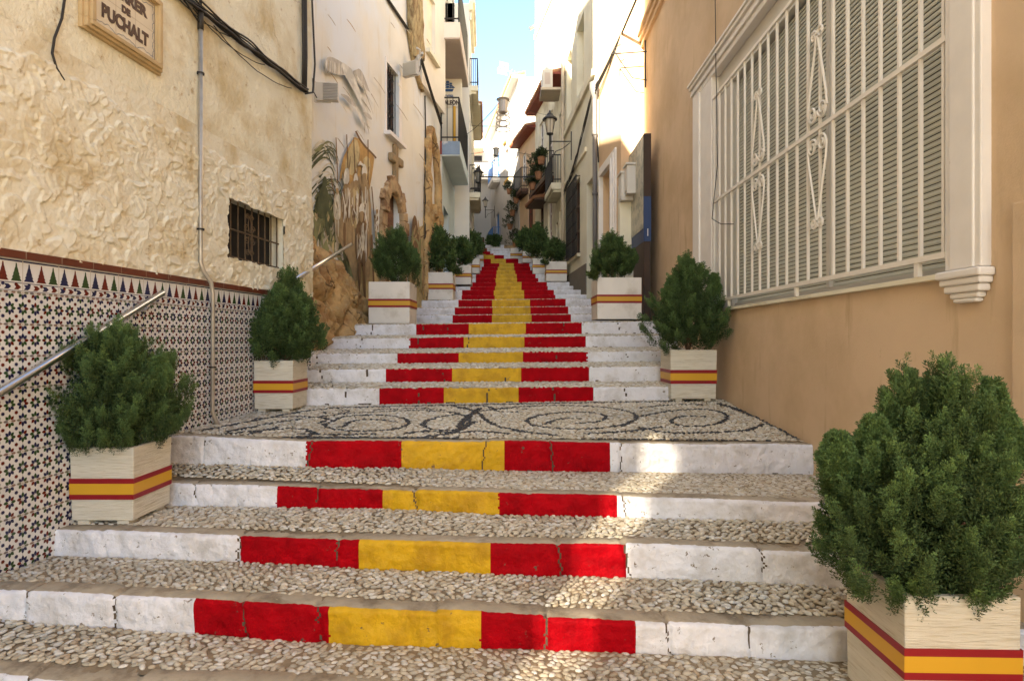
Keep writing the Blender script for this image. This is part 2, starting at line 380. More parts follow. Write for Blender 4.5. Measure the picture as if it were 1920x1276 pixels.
# ---- pebbles
def px_of(x, y, z): return 960+x/y*F, 638-z/y*F
lines = [  # dark pebble lines on the landing, photo pixels -> landing plane
 ([(330,822),(500,819),(900,822),(1250,824),(1500,828)], .075), ([(380,806),(560,771),(610,766)], .05), ([(620,764),(880,758),(1300,750)], .05),
 ([(1350,756),(1420,780),(1500,822)], .07),
 ([(430,808),(520,790),(640,775),(760,768),(840,770),(880,780),(880,800),(840,808),(790,800),(800,785),(860,775)], .042),
 ([(610,795),(640,780),(700,776),(760,782),(770,795),(730,806),(660,808),(615,803),(610,795)], .042),
 ([(900,770),(960,762),(1060,758),(1160,765),(1200,778),(1180,795),(1100,805),(1010,800),(980,788),(1020,775),(1090,770),(1140,777),(1130,790),(1080,793)], .042),
 ([(850,760),(900,772),(910,790),(960,806),(1040,815)], .05), ([(890,790),(850,812),(800,817)], .05), ([(900,765),(870,785),(860,800)], .06),
 ([(1200,780),(1260,768),(1330,765),(1370,778),(1350,795),(1290,800),(1250,790),(1280,778),(1320,780)], .042),
 ([(560,812),(640,815),(700,812)], .04), ([(640,800),(660,788),(700,784),(740,790)], .04), ([(1020,795),(1050,783),(1090,784)], .04), ([(430,812),(560,800),(600,812),(560,818)], .04), ([(480,784),(560,779),(620,783),(600,792)], .04), ([(760,812),(800,806),(860,812),(900,806),(950,812)], .05), ([(1100,812),(1180,808),(1240,800)], .045), ([(930,766),(900,758),(860,765)], .04), ([(700,768),(780,764),(830,768)], .04), ([(1200,764),(1260,757),(1320,758)], .04), ([(520,800),(470,812)], .04), ([(1200,800),(1250,812),(1400,808),(1430,795)], .04)]
r4, r5 = RS[4], RS[5]
def landing_pt(px, py):
    Z = 6.3
    for _ in range(12):
        x = (px-960)/F*Z; t = (Z-lin(r4, r4.Y, x))/(lin(r5, r5.Y, x)-lin(r4, r4.Y, x)); z = lin(r4, r4.zt, x)*(1-t)+lin(r5, r5.zb, x)*t
        Z = z*F/(638-py)
    return (px-960)/F*Z, Z
segs = []
for pl, w in lines:
    q = [landing_pt(*p) for p in pl]
    # smooth via subdivision
    for _ in range(2):
        nq = [q[0]]
        for a, b in zip(q[:-1], q[1:]): nq += [(.75*a[0]+.25*b[0], .75*a[1]+.25*b[1]), (.25*a[0]+.75*b[0], .25*a[1]+.75*b[1])]
        q = nq+[q[-1]]
    for a, b in zip(q[:-1], q[1:]): segs.append((a[0], a[1], b[0], b[1], w*.64))
rl = random.Random(9)
for _ in range(60):
    x = rl.uniform(-2.5, 2.4); y = rl.uniform(5.35, 6.7+.1*x); R_ = rl.uniform(.10, .24); a0 = rl.uniform(0, 6.28); sg_ = rl.choice([-1, 1]); pts = []
    for k in range(12):
        t = k/11; a = a0+sg_*t*5.0; q = R_*(1-.72*t); pts.append((x+q*1.5*math.cos(a), y+q*math.sin(a)))
    base = np.array(segs)
    if min(np.hypot(base[:, 0]-x, base[:, 1]-y)) < .16: continue
    for a, b in zip(pts[:-1], pts[1:]): segs.append((a[0], a[1], b[0], b[1], .018))
segs = np.array(segs)
def dark_at(x, y):
    a = segs[:, :2]; b = segs[:, 2:4]; p = np.array([x, y]); ab = b-a; t = np.clip(((p-a)*ab).sum(1)/((ab*ab).sum(1)+1e-9), 0, 1)
    d = np.linalg.norm(p-(a+ab*t[:, None]), axis=1); k = np.argmin(d-segs[:, 4])
    return (d[k] < segs[k, 4]), math.atan2(ab[k, 1], ab[k, 0])
NS = 9
ang = np.arange(NS)/NS*2*np.pi
tmpl = [(0, 0, 1)]+[(.62*math.cos(a), .62*math.sin(a), .8) for a in ang]+[(math.cos(a), math.sin(a), .2) for a in ang]+[(.9*math.cos(a), .9*math.sin(a), -.5) for a in ang]
tmpl = np.array(tmpl)
tf = []
for j in range(NS):
    k = (j+1) % NS; tf.append((0, 1+j, 1+k, 1+k)); tf.append((1+j, 1+NS+j, 1+NS+k, 1+k)); tf.append((1+NS+j, 1+2*NS+j, 1+2*NS+k, 1+NS+k))
def pebble_field(name, label, idx, sx, sy, xr=None):
    P = []
    for i in idx:
        r, q = RS[i], RS[i+1]; xl = max(r.xl, -3.6); xr_ = r.xr if i != 4 else 2.74
        xl2 = min(r.xl, q.xl) if i >= 5 else r.xl
        L = xr_-xl2
        for jx in range(int(L/sx)+1):
            x0 = xl2+jx*sx; Y0 = lin(r, r.Y, x0)+r.kd*(.93 if i < 5 else .1); Y1 = lin(q, q.Y, x0)+.01
            ny = int((Y1-Y0)/sy)+1
            if i >= 9 and ny > 10: rng_ = list(range(8))
            else: rng_ = range(ny)
            for jy in rng_:
                x = x0+random.uniform(-.36, .36)*sx+(jy % 2)*sx*.5; y = Y0+(jy+.5)*sy+random.uniform(-.33, .33)*sy
                if y > Y1 or y < Y0: continue
                if random.random() < .03: continue
                t = (y-lin(r, r.Y, x))/(lin(q, q.Y, x)-lin(r, r.Y, x)); z = lin(r, r.zt, x)*(1-t)+lin(q, q.zb, x)*t
                dark = False; a = random.gauss(0, .5)+noise.noise((x*1.5, y*1.5, 0))*1.6
                if i == 4:
                    dark, ta = dark_at(x, y)
                    if dark: a = ta+random.gauss(0, .25)+(1.57 if random.random() < .25 else 0)
                s = random.uniform(.8, 1.2); la = sx*.49*s; lb = sy*.49*random.uniform(.85, 1.15)
                h = sy*random.uniform(.22, .42)
                if i >= 5: h *= 1.1
                if dark: c = np.array([.028, .03, .034])*random.uniform(.6, 1.8)
                else:
                    u = random.random(); c = np.array([.56, .49, .37])*random.uniform(.72, 1.15)
                    if u < .25: c = np.array([.68, .64, .56])*random.uniform(.8, 1.08)
                    elif u < .36: c = np.array([.44, .35, .24])*random.uniform(.8, 1.2)
                    st = noise.noise((x*.9, y*1.3, 4)); c = c*(1-.25*max(0, st))
                P.append((x, y, z-.004, a, la, lb, h, c[0], c[1], c[2], random.gauss(0, .12)))
    P = np.array(P); n = len(P); V = np.zeros((n, len(tmpl), 3)); ca = np.cos(P[:, 3])[:, None]; sa = np.sin(P[:, 3])[:, None]
    jit = 1+RNG.normal(0, .07, (n, len(tmpl)))
    lx = tmpl[None, :, 0]*P[:, 4][:, None]*jit; ly = tmpl[None, :, 1]*P[:, 5][:, None]*jit; lz = tmpl[None, :, 2]*P[:, 6][:, None]+lx*P[:, 10][:, None]*.6
    V[:, :, 0] = P[:, 0][:, None]+lx*ca-ly*sa; V[:, :, 1] = P[:, 1][:, None]+lx*sa+ly*ca; V[:, :, 2] = P[:, 2][:, None]+lz
    fs = np.array(tf); Fc = (fs[None]+(np.arange(n)*len(tmpl))[:, None, None]).reshape(-1, 4)
    me = bpy.data.meshes.new(name); me.from_pydata(V.reshape(-1, 3).tolist(), [], [tuple(f[:3]) if f[2] == f[3] else tuple(f) for f in Fc.tolist()])
    me.polygons.foreach_set('use_smooth', [True]*len(me.polygons))
    ca_ = me.color_attributes.new('Col', 'FLOAT_COLOR', 'POINT'); cc = np.ones((n, len(tmpl), 4)); cc[:, :, :3] = P[:, None, 7:10]
    ca_.data.foreach_set('color', cc.reshape(-1)); me.materials.append(m_pebble)
    o = link(name, me); tag(o, label, 'pebbles', kind='stuff'); return o
pebble_field('pebbles', 'cream pebbles set in mortar on the treads of the lowest steps', [0, 1, 2, 3], .045, .027)
pebble_field('pebbles', 'light and dark pebbles laid in scrolls on the wide landing', [4], .042, .026)
pebble_field('pebbles', 'pale pebbles on the narrow treads above the landing', [5, 6, 7, 8, 9, 10, 11, 12], .060, .036)
# leaning pebbles (r0 extra in front)

# ------------------------------------------------------------------ LEFT HOUSE A
hA = thing('stucco_house', 'yellow plastered house with patterned tile wainscot and small barred window', 'house', (-3.4, 4, -1.6))
mb = MB(); wz = (5.85, 6.93, .83, 1.42)
WA.face(mb, -1.6, 7.70, 1.98, 11.0, [(4.2, 4.3, 20, 21, .1)] and [])
WA.face(mb, -1.6, 2.6, -2, 1.98, [])
WA.face(mb, 2.6, 7.70, -2, .56, [])
WA.shell(mb, -1.6, 7.70, -2, 11.0, 5)
mb.build('wall', m_stuccoA, hA)
mb = MB(); WA.face(mb, 4.4, 7.70, 11.003, 14.8, []); WA.shell(mb, 4.4, 7.70, 11.003, 14.8, 4); mb.build('upper_storey', m_stuccoA, hA)
# trowelled plaster band (real relief)
gy0, gy1, gz0, gz1 = 2.6, 7.70, .545, 1.98; rs = .0075
ny = int((gy1-gy0)/rs); nz_ = int((gz1-gz0)/rs); GY, GZ = np.meshgrid(np.linspace(gy0, gy1, ny), np.linspace(gz0, gz1, nz_), indexing='ij')
Hh = np.zeros_like(GY)
edge = 1.82+.03*np.sin(GY*5.1)+.02*np.sin(GY*13.3+1)+.012*np.sin(GY*37)
rg = np.random.default_rng(5)
for _ in range(1700):
    cy = rg.uniform(gy0, gy1); cz = rg.uniform(gz0-.02, 1.86); th = rg.uniform(0, 6.283); L1 = rg.uniform(.02, .11); L2 = L1*rg.uniform(.22, .7); hh = rg.uniform(.004, .022)
    iy0 = max(0, int((cy-gy0-L1)/rs)); iy1 = min(ny, int((cy-gy0+L1)/rs)+1); iz0 = max(0, int((cz-gz0-L1)/rs)); iz1 = min(nz_, int((cz-gz0+L1)/rs)+1)
    if iy1 <= iy0 or iz1 <= iz0: continue
    a = GY[iy0:iy1, iz0:iz1]-cy; b = GZ[iy0:iy1, iz0:iz1]-cz; u = a*math.cos(th)+b*math.sin(th); v = -a*math.sin(th)+b*math.cos(th)
    v = v+u*u*rg.uniform(-6, 6)
    d = (u/L1)**2+(v/L2)**2; ins = d < 1
    ramp = hh*(.25+.75*np.clip((v/L2+1)/2, 0, 1))*np.clip((1-d)*9, 0, 1)**.3
    sub = Hh[iy0:iy1, iz0:iz1]; sub[ins] = sub[ins]*.3+ramp[ins]
msk = np.clip((edge-GZ)/.02, 0, 1); Hh = Hh*msk+msk*.012
# raw window hole
cyw, czw = (wz[0]+wz[1])/2, (wz[2]+wz[3])/2
vsA = []
for i in range(ny):
    for j in range(nz_):
        h = Hh[i, j]+.005*noise.noise((GY[i, j]*6, GZ[i, j]*6, 0))+.003*noise.noise((GY[i, j]*28, GZ[i, j]*28, 0))+.002*noise.noise((GY[i, j]*60, GZ[i, j]*60, 0))
        vsA.append(WA.p(GY[i, j], -h, GZ[i, j]))
mb = MB(); mb.v = vsA
for i in range(ny-1):
    for j in range(nz_-1):
        y, z = GY[i, j], GZ[i, j]; nn = .022*noise.noise((y*11, z*11, 3))
        if wz[0]+nn < y < wz[1]+nn and wz[2]+nn < z < wz[3]+nn*.8: continue
        mb.f.append((i*nz_+j, (i+1)*nz_+j, (i+1)*nz_+j+1, i*nz_+j+1)); mb.m.append(0)
mb.build('plaster_band', m_stuccoL, hA, smooth=True)
# window recess, grille
wn = MB(); d = .16; a0, a1, b0, b1 = wz[0]-.03, wz[1]+.03, wz[2]-.03, wz[3]+.03
for q in ([(a0,0,b0),(a1,0,b0),(a1,d,b0),(a0,d,b0)], [(a0,0,b1),(a1,0,b1),(a1,d,b1),(a0,d,b1)], [(a1,0,b0),(a1,0,b1),(a1,d,b1),(a1,d,b0)], [(a0,0,b0),(a0,0,b1),(a0,d,b1),(a0,d,b0)]):
    wn.quad(*[WA.p(*v) for v in q])
win = wn.build('window', m_stuccoL, hA)
mb = MB(); WA.box(mb, a0, a1, d, d+.02, b0, b1); mb.build('pane', m_dark, win)
g = MB()
def bar(W, mb, Y, off, z0, z1, r=.008, mi=0): mb.tube([W.p(Y, off, z0), W.p(Y, off, z1)], r, 6, mi)
def hbar(W, mb, Y0, Y1, off, z, r=.008, mi=0): mb.tube([W.p(Y0, off, z), W.p(Y1, off, z)], r, 6, mi)
def scroll(W, mb, cy, cz, rad, turns=1.4, start=0, off=0, r=.006, flip=1, n=26, end=.25, mi=0):
    pts = []
    for i in range(n):
        t = i/(n-1); a = start+flip*t*turns*6.2832; q = rad*(1-t*(1-end)); pts.append(W.p(cy+q*math.cos(a), off, cz+q*math.sin(a)))
    mb.tube(pts, r, 5, mi); return pts
for i in range(9): bar(WA, g, wz[0]+.02+(wz[1]-wz[0]-.04)*i/8, .05, wz[2]-.02, wz[3]+.02)
hbar(WA, g, wz[0]-.02, wz[1]+.02, .05, 1.14, .010)
hbar(WA, g, wz[0]-.02, wz[1]+.02, .05, .86, .008)
yc = (wz[0]+wz[1])/2-.05
for s1 in (-1, 1):
    for s2 in (-1, 1):
        scroll(WA, g, yc+s1*.055, 1.14+s2*.06, .045, 1.3, math.pi/2*(1-s1), .045, .006, s2*s1)
        scroll(WA, g, yc+s1*.04, 1.14+s2*.20, .035, 1.3, math.pi/2*(1-s1), .045, .006, -s2*s1)
        g.tube([WA.p(yc+s1*.015, .045, 1.14+s2*.02), WA.p(yc+s1*.03, .045, 1.14+s2*.12), WA.p(yc+s1*.005, .045, 1.14+s2*.2)], .006, 5)
g.build('grille', m_rust, win)
# tile wainscot
TL = .2558; TH = .2; Z0 = 3.706-TL*4; tw = MB()
def tq(o, y0, y1, z0, z1, mi): tw.quad(WA.p(y0, o, z0), WA.p(y1, o, z0), WA.p(y1, o, z1), WA.p(y0, o, z1), mi)
bt = .301
WA.box(tw, 2.6, 7.69, -.008, .01, -2.0, .51, 0)
WA.box(tw, 2.6, 7.69, -.030, .01, .512, .56, 5)
nT = int((7.69-Z0)/TL)+1
mats_t = [m_tile, m_navy, m_dkgreen, m_maroon, m_grout, m_brown]
def tpoly(pts, mi, o=-.0095): tw.add([WA.p(a, o, b) for a, b in pts], [tuple(range(len(pts)))], mi)
for i in range(nT):
    y = Z0+i*TL
    if y < 2.7: continue
    tq(-.0092, y-.0015, y+.0015, -1.9, .51, 4); tw.add([WA.p(y-.002, -.031, .512), WA.p(y+.002, -.031, .512), WA.p(y+.002, -.031, .56), WA.p(y-.002, -.031, .56)], [(0, 1, 2, 3)], 4)
    y1 = min(y+TL, 7.69)
    tq(-.0094, y+.003, y1-.003, .492, .502, 1); tq(-.0094, y+.003, y1-.003, .358, .363, 1); tq(-.0094, y+.003, y1-.003, .309, .313, 1)
    for t in range(3):
        cx = y+TL*(t+.5)/3
        if cx > 7.66: continue
        mi = (1, 3, 2)[t]; hw = .036; zb_ = .372; pts = []
        lv = 5
        left = []; right = []
        for k in range(lv):
            w0 = hw*(1-k/lv); w1 = w0*.62; za = zb_+k*.021; zc = za+.021
            right += [(cx+w0, za), (cx+w1, zc)]; left += [(cx-w0, za), (cx-w1, zc)]
        tpoly([(p[0], p[1]) for p in right]+[(cx+.004, .484), (cx-.004, .484)]+left[::-1], mi)
    for t in range(4):
        cx = y+TL*(t+.45)/4
        if cx > 7.66: continue
        mi = (1, 3)[t % 2]; zc = .335
        tpoly([(cx-.022, zc-.016), (cx+.006, zc-.016), (cx+.024, zc), (cx+.006, zc+.016), (cx-.022, zc+.016), (cx-.010, zc)], mi)
SX = TL/3; SZ = TH/2
rp = random.Random(3)
for i in range(int((7.68-2.75)/SX)+1):
    cy = Z0+math.ceil((2.75-Z0)/SX)*SX+i*SX
    for j in range(-1, 22):
        cz = bt-j*SZ
        if cz < -1.75: continue
        for k in range(8):
            a = k*math.pi/4; r0, r1, w = .009, .0445 if k % 2 == 0 else .043, .0105
            if j <= 0 and k in (1, 2, 3): continue
            if j < 0: continue
            # horizontal scale 
            sx = SX/.0953
            pts = []
            for (rr, ww) in ((r0, 0), (r0+.009, w*.75), (.028, w), (r1-.008, w*.7), (r1, 0), (r1-.008, -w*.7), (.028, -w), (r0+.009, -w*.75)):
                u = rr*math.cos(a)-ww*math.sin(a); v = rr*math.sin(a)+ww*math.cos(a); pts.append((cy+u*sx, cz+v))
            if max(p[0] for p in pts) > 7.685: continue
            if (i*3+j) % 2: mi = (2, 1)[(k//2) % 2] if rp.random() < .85 else 3
            else: mi = (3, 2)[(k//2) % 2] if rp.random() < .6 else 1
            tpoly(pts, mi)
        yy, z2 = cy+SX/2, cz-SZ/2
        if yy < 7.66:
            st = []
            for k in range(16):
                rr = .014 if k % 2 == 0 else .0095; st.append((yy+rr*math.cos(k*math.pi/8), z2+rr*math.sin(k*math.pi/8)))
            tpoly(st, (1, 3)[(i+j) % 2])
for j in range(10):
    z = bt-j*TH; tq(-.0098, 2.6, 7.69, z-.0015, z+.0015, 4)
    for s_ in (-1, 1): tq(-.0097, 2.6, 7.69, z+s_*.007-.0012, z+s_*.007+.0012, 0)
tw.build('tile_wainscot', mats_t, hA)

# street name sign
sg = thing('street_sign', 'ceramic street name plaque reading CARRER DE PUCHALT in a moulded stone frame', 'sign', WA.p(4.5, 0, 2.5))
sy0, sy1, sz0, sz1 = 4.12, 4.90, 2.205, 2.83
mb = MB()
for (e, o1) in ((0, .03), (.018, .055), (.04, .075)):
    for q in ((sy0+e, sy1-e, sz0+e, sz0+.085-e*.3), (sy0+e, sy1-e, sz1-.085+e*.3, sz1-e), (sy0+e, sy0+.085-e*.3, sz0+.085-e*.3, sz1-.085+e*.3), (sy1-.085+e*.3, sy1-e, sz0+.085-e*.3, sz1-.085+e*.3)):
        WA.box(mb, q[0], q[1], -o1, 0, q[2], q[3])
mb.build('frame', m_signfr, sg, bevel=.004)
mb = MB(); WA.box(mb, sy0+.08, sy1-.08, -.035, -.001, sz0+.08, sz1-.08, 0)
yA, yB, zA, zB = sy0+.10, sy1-.10, sz0+.10, sz1-.10
def wline(W, mb, pts, w, off, mi):
    for (a, b), (c, d_) in zip(pts[:-1], pts[1:]):
        L = math.hypot(c-a, d_-b) or 1; nx_, nz2 = -(d_-b)/L*w/2, (c-a)/L*w/2
        mb.add([W.p(a+nx_, off, b+nz2), W.p(c+nx_, off, d_+nz2), W.p(c-nx_, off, d_-nz2), W.p(a-nx_, off, b-nz2)], [(0, 1, 2, 3)], mi)
wline(WA, mb, [(yA-.012, zA-.012), (yB+.012, zA-.012), (yB+.012, zB+.012), (yA-.012, zB+.012), (yA-.012, zA-.012)], .004, -.037, 1)
for t in (1/3, 2/3): wline(WA, mb, [(yA+(yB-yA)*t, zA-.01), (yA+(yB-yA)*t, zB+.01)], .003, -.0365, 3)
for t in (.5,): wline(WA, mb, [(yA-.01, zA+(zB-zA)*t), (yB+.01, zA+(zB-zA)*t)], .003, -.0365, 3)
for side_ in range(4):
    pts = []
    for k in range(60):
        t = k/59; wv = .006*math.sin(t*34)+.004*math.sin(t*71)
        if side_ == 0: pts.append((yA+(yB-yA)*t, zA+.004+wv+.02*abs(math.sin(t*math.pi*3))**2))
        elif side_ == 1: pts.append((yA+(yB-yA)*t, zB-.004-wv-.02*abs(math.sin(t*math.pi*3))**2))
        elif side_ == 2: pts.append((yA+.006+wv, zA+(zB-zA)*t))
        else: pts.append((yB-.006-wv, zA+(zB-zA)*t))
    wline(WA, mb, pts, .0045, -.0375, 2)
mb.build('plaque', [m_sign, m_ink, m_inkblue, m_grout], sg)
def text_on(body, size, origin, xdir, zdir, mat, parent, name='lettering', off=.0, sx=1.0, bold=.004, ext=.0015, align='CENTER'):
    cu = bpy.data.curves.new(name, 'FONT'); cu.body = body; cu.size = size; cu.align_x = align; cu.offset = bold; cu.extrude = ext
    tmp = bpy.data.objects.new('tmp', cu); COL.objects.link(tmp)
    dg = bpy.context.evaluated_depsgraph_get(); me = bpy.data.meshes.new_from_object(tmp.evaluated_get(dg)); bpy.data.objects.remove(tmp)
    xd = Vector(xdir).normalized(); zd = Vector(zdir).normalized(); nd = xd.cross(zd)
    for v in me.vertices:
        v.co = Vector(origin)+xd*v.co.x*sx+zd*v.co.y+nd*v.co.z
    me.materials.clear(); me.materials.append(mat)
    o = link(name, me, parent)
    if parent is not None: o.matrix_parent_inverse = Matrix.Translation(-parent.location)
    return o
xd = (.118, 1, 0); cyS = (yA+yB)/2
text_on('CARRER', .115, WA.p(cyS, -.038, sz1-.235), xd, (0,0,1), m_ink, sg, sx=1.0, bold=.006)
text_on('DE', .07, WA.p(cyS, -.038, sz0+.302), xd, (0,0,1), m_ink, sg, sx=.95, bold=.005)
text_on('PUCHALT', .135, WA.p(cyS, -.038, sz0+.165), xd, (0,0,1), m_ink, sg, sx=.78, bold=.007)

# pipe and cables on A
mb = MB()
zt_ = (638-48)/F*5.39
mb.tube([WA.p(5.39,-.04,zt_), WA.p(5.39,-.04,.72), WA.p(5.41,-.055,.64), WA.p(5.47,-.085,.54), WA.p(5.50,-.085,.44), WA.p(5.50,-.08,-.66), WA.p(5.52,-.10,-.76), WA.p(5.56,-.14,-.87)], .019, 12)
pp = mb.build('conduit_pipe', m_pipe, smooth=True); tag(pp, 'thin metal conduit pipe running down the yellow plaster and tiles', 'pipe')
mb = MB()
for z in (2.45, 1.02, -.25):
    mb = MB(); mb.lathe([(.027, -.008), (.033, -.008), (.033, .008), (.027, .008)], WA.p(5.39 if z > 0 else 5.50, -.04 if z > 0 else -.082, z)); mb.build('clamp', m_iron, pp)
def sag(a, b, n=14, s=.03, wob=.008, seed=0):
    a = Vector(a); b = Vector(b); out = []
    for i in range(n+1):
        t = i/n; p = a.lerp(b, t); p.z -= s*4*t*(1-t); p += Vector((0, noise.noise((t*7, seed, 0)), noise.noise((t*9, seed, 5))))*wob; out.append(p)
    return out
mb = MB(); rc = random.Random(4)
for i in range(9):
    o = -.02-rc.uniform(0, .05); dz = rc.uniform(-.05, .04)
    mb.tube(sag(WA.p(4.6, o, 3.02+dz), WA.p(7.45, o, 3.17+dz*.5), 30, rc.uniform(-.02, .02), .035, i*3.3), rc.uniform(.007, .014), 6)
for i in range(3):
    mb.tube(sag(WA.p(5.0+i*.3, -.03, 3.0), WA.p(5.9+i*.6, -.03, 3.05), 14, .07+i*.02, .02, i+20), .005, 5)
for i in range(6):
    o = -.02-rc.uniform(0, .03); y = 7.40+rc.uniform(-.05, .06)
    mb.tube([WA.p(y, o, 3.15), WA.p(y+.02, o, 3.6), WA.p(y-.01, o, 5), WA.p(y, o, 8)], .010, 6)
mb.tube([WA.p(7.42,-.05,3.12), WA.p(7.58,-.07,3.2), WA.p(7.66,-.06,3.6), WA.p(7.6,-.05,4.4), WA.p(7.62,-.05,8)], .013, 6)
mb.tube([WA.p(5.0,-.03,3.06), WA.p(5.2,-.04,2.98), WA.p(5.38,-.04,2.90)], .008, 6)
mb.tube([WA.p(5.39,-.04,3.6), WA.p(5.39,-.04,zt_-.06)], .012, 6); mb.tube([WA.p(5.39,-.04,zt_+.14), WA.p(5.39,-.04,zt_-.04)], .026, 8)
tag(mb.build('cable_bundle', m_cable, smooth=True), 'sagging bundle of black cables crossing and climbing the yellow plaster', 'cables')
mb = MB(); mb.tube([WA.at(122, -60, -.02), WA.at(121, 0, -.02), WA.at(116, 35, -.02), WA.at(102, 72, -.02), WA.at(98, 100, -.02), WA.at(106, 128, -.02), WA.at(120, 151, -.02)], .008, 6)
tag(mb.build('loose_cable', m_cable, smooth=True), 'single black cable end hanging loose left of the street plaque', 'cable')

# handrails
def rail(name, pts, brs, label):
    mb = MB(); mb.tube(pts, .0255, 14)
    o = mb.build(name, m_steel, smooth=True); tag(o, label, 'handrail', group='steel handrails on the left wall')
    for b in brs:
        b_ = MB(); b_.tube(b, .010, 8); e = Vector(b[-1]); b_.lathe([(.0, -.03), (.035, -.03), (.035, .03), (0, .03)], e); b_.build('bracket', m_steel, o, smooth=True)
    return o
P1 = Vector(WA.at(305, 549, -.09)); P0 = Vector(WA.at(0, 735, -.09)); dd = (P1-P0)
pb = P1-dd*.10
rail('handrail', [P0-dd*1.1, P0, P1], [[pb, pb+Vector((-.02, 0, -.07)), WA.p(pb.y, .0, pb.z-.06)]], 'steel handrail rising in front of the patterned tiles')
Q0 = Vector(WA.at(548, 527, -.09)); Q1 = at(658, 458, 10.0); qb = Q0.lerp(Q1, .8)
rail('handrail', [Q0, Q1], [[qb, qb+Vector((0, 0, -.1)), qb+Vector((-.4, .1, -.12))], [Q0.lerp(Q1, .1), Q0.lerp(Q1, .1)+Vector((-.1, 0, -.07))]], 'steel handrail crossing in front of the brown rock')

# ------------------------------------------------------------------ LEFT HOUSE B (mural)
hB = thing('mural_house', 'pale house with a painted mural, stone arch, cross and rock base', 'house', (-3.3, 11, -1))
zB0 = lambda px, off=0: WB.Z(px, off)
wy0, wy1 = WB.Z(724), WB.Z(747); wz0, wz1 = 4.45, 5.95
ay0, ay1 = WB.Z(722), WB.Z(748); az1 = 3.25
mb = MB(); WB.face(mb, 7.6, 16.45, -1.2, 14.8, [(wy0, wy1, wz0, wz1, .18), (ay0, ay1, -.5, az1, .30)]); WB.shell(mb, 7.6, 16.45, -1.2, 14.8, 4)
mb.build('wall', m_mural, hB)
w_ = pane(WB, 'window', hB, wy0, wy1, wz0, wz1, .17, m_glass, m_wood, (2, 1))
g = MB()
for i in range(6): bar(WB, g, wy0+.04+(wy1-wy0-.08)*i/5, .06, wz0, wz1, .010)
for i in range(5):
    for s_ in (-1, 1): scroll(WB, g, (wy0+wy1)/2+s_*.10, wz0+.2+i*.27, .08, 1.2, 0, .05, .011, s_)
g.build('grille', m_iron, w_)
mb = MB(); WB.box(mb, wy0-.12, wy1+.15, -.14, .05, wz0-.10, wz0-.02); WB.box(mb, wy0-.06, wy0, -.02, .0, wz0-.02, wz1+.06); WB.box(mb, wy1, wy1+.16, -.02, .0, wz0-.02, wz1+.1)
mb.build('sill', m_whiteframe, w_)
mb = MB(); WB.box(mb, ay0+.003, ay1-.003, .12, .27, -.5, az1-.003); mb.build('door', m_brickdark, hB)
def stones_arch(name, W, c_y, z_spring, rad, zb, parent, mat, w=.28, off=.10, n=11, seed=1):
    mb = MB(); rr = random.Random(seed)
    def blk(ring):
        # ring: 4 (y,z) points, front with jitter
        o = -off-rr.uniform(-.03, .03); cy = sum(p[0] for p in ring)/4; cz = sum(p[1] for p in ring)/4
        fr = [(cy+(p[0]-cy)*.86+rr.uniform(-.012, .012), cz+(p[1]-cz)*.86+rr.uniform(-.012, .012)) for p in ring]
        mid = [(cy+(p[0]-cy)*.98, cz+(p[1]-cz)*.98) for p in ring]
        vs = [W.p(p[0], .02, p[1]) for p in mid]+[W.p(p[0], o*.75, p[1]) for p in mid]+[W.p(p[0], o, p[1]) for p in fr]
        fs = [(0,1,5,4),(1,2,6,5),(2,3,7,6),(3,0,4,7),(4,5,9,8),(5,6,10,9),(6,7,11,10),(7,4,8,11),(8,9,10,11)]
        mb.add(vs, fs)
    for i in range(n):
        a0_ = math.pi*i/n; a1_ = math.pi*(i+1)/n; ra = rad-.02; rb = rad+w+rr.uniform(-.05, .05)
        blk([(c_y-ra*math.cos(a0_), z_spring+ra*1.25*math.sin(a0_)), (c_y-rb*math.cos(a0_), z_spring+rb*1.15*math.sin(a0_)), (c_y-rb*math.cos(a1_), z_spring+rb*1.15*math.sin(a1_)), (c_y-ra*math.cos(a1_), z_spring+ra*1.25*math.sin(a1_))])
    for s_ in (-1, 1):
        z = z_spring
        while z > zb:
            h = rr.uniform(.22, .34); y0 = c_y+s_*(rad-.02); y1 = c_y+s_*(rad+w+rr.uniform(-.06, .05))
            blk([(y0, z-h), (y1, z-h), (y1, z), (y0, z)]); z -= h
    return mb.build(name, mat, parent, bevel=.015)
m_arch = M('arch_stone', (.48, .33, .18), .9, .3, 4, .8, 25, .02, c2=(.22, .12, .06), c2s=3, c2t=(.5, .62))
cyA = (ay0+ay1)/2; radA = (ay1-ay0)/2
stones_arch('stone_arch', WB, cyA, 2.7, radA+.04, -.3, hB, m_arch)
# spandrels that close the square opening to an arch
mb = MB()
for s_ in (-1, 1):
    pts = [(cyA+s_*(radA+.02), 2.7)]
    for k in range(9):
        a = math.pi/2*k/8; pts.append((cyA+s_*(radA+.02)*math.cos(a), 2.7+radA*1.2*math.sin(a)))
    pts += [(cyA, 3.3), (cyA+s_*(radA+.02), 3.3)]
    mb.add([WB.p(p[0], .01, p[1]) for p in pts], [tuple(range(len(pts)))])
mb.build('arch_spandrel', m_arch, hB)
# cross
mb = MB(); cz0, cz1 = (638-350)/F*WB.Z(738), (638-272)/F*WB.Z(738); cy = WB.Z(738)
WB.box(mb, cy-.10, cy+.08, -.09, .0, 3.3, cz1+.0); WB.box(mb, cy-.34, cy-.098, -.11, -.0, (cz0+cz1)/2+.02, (cz0+cz1)/2+.2); WB.box(mb, cy+.078, cy+.34, -.11, -.0, (cz0+cz1)/2+.04, (cz0+cz1)/2+.22)
cr = mb.build('wooden_cross', M('carved_wood', (.34, .24, .13), .85, .3, 9, .8, 30, .02, stretch=(5, 5, 1)), bevel=.03); tag(cr, 'rough carved cross mounted on the mural wall above the stone arch', 'cross')
cr.location = (0, 0, 0)
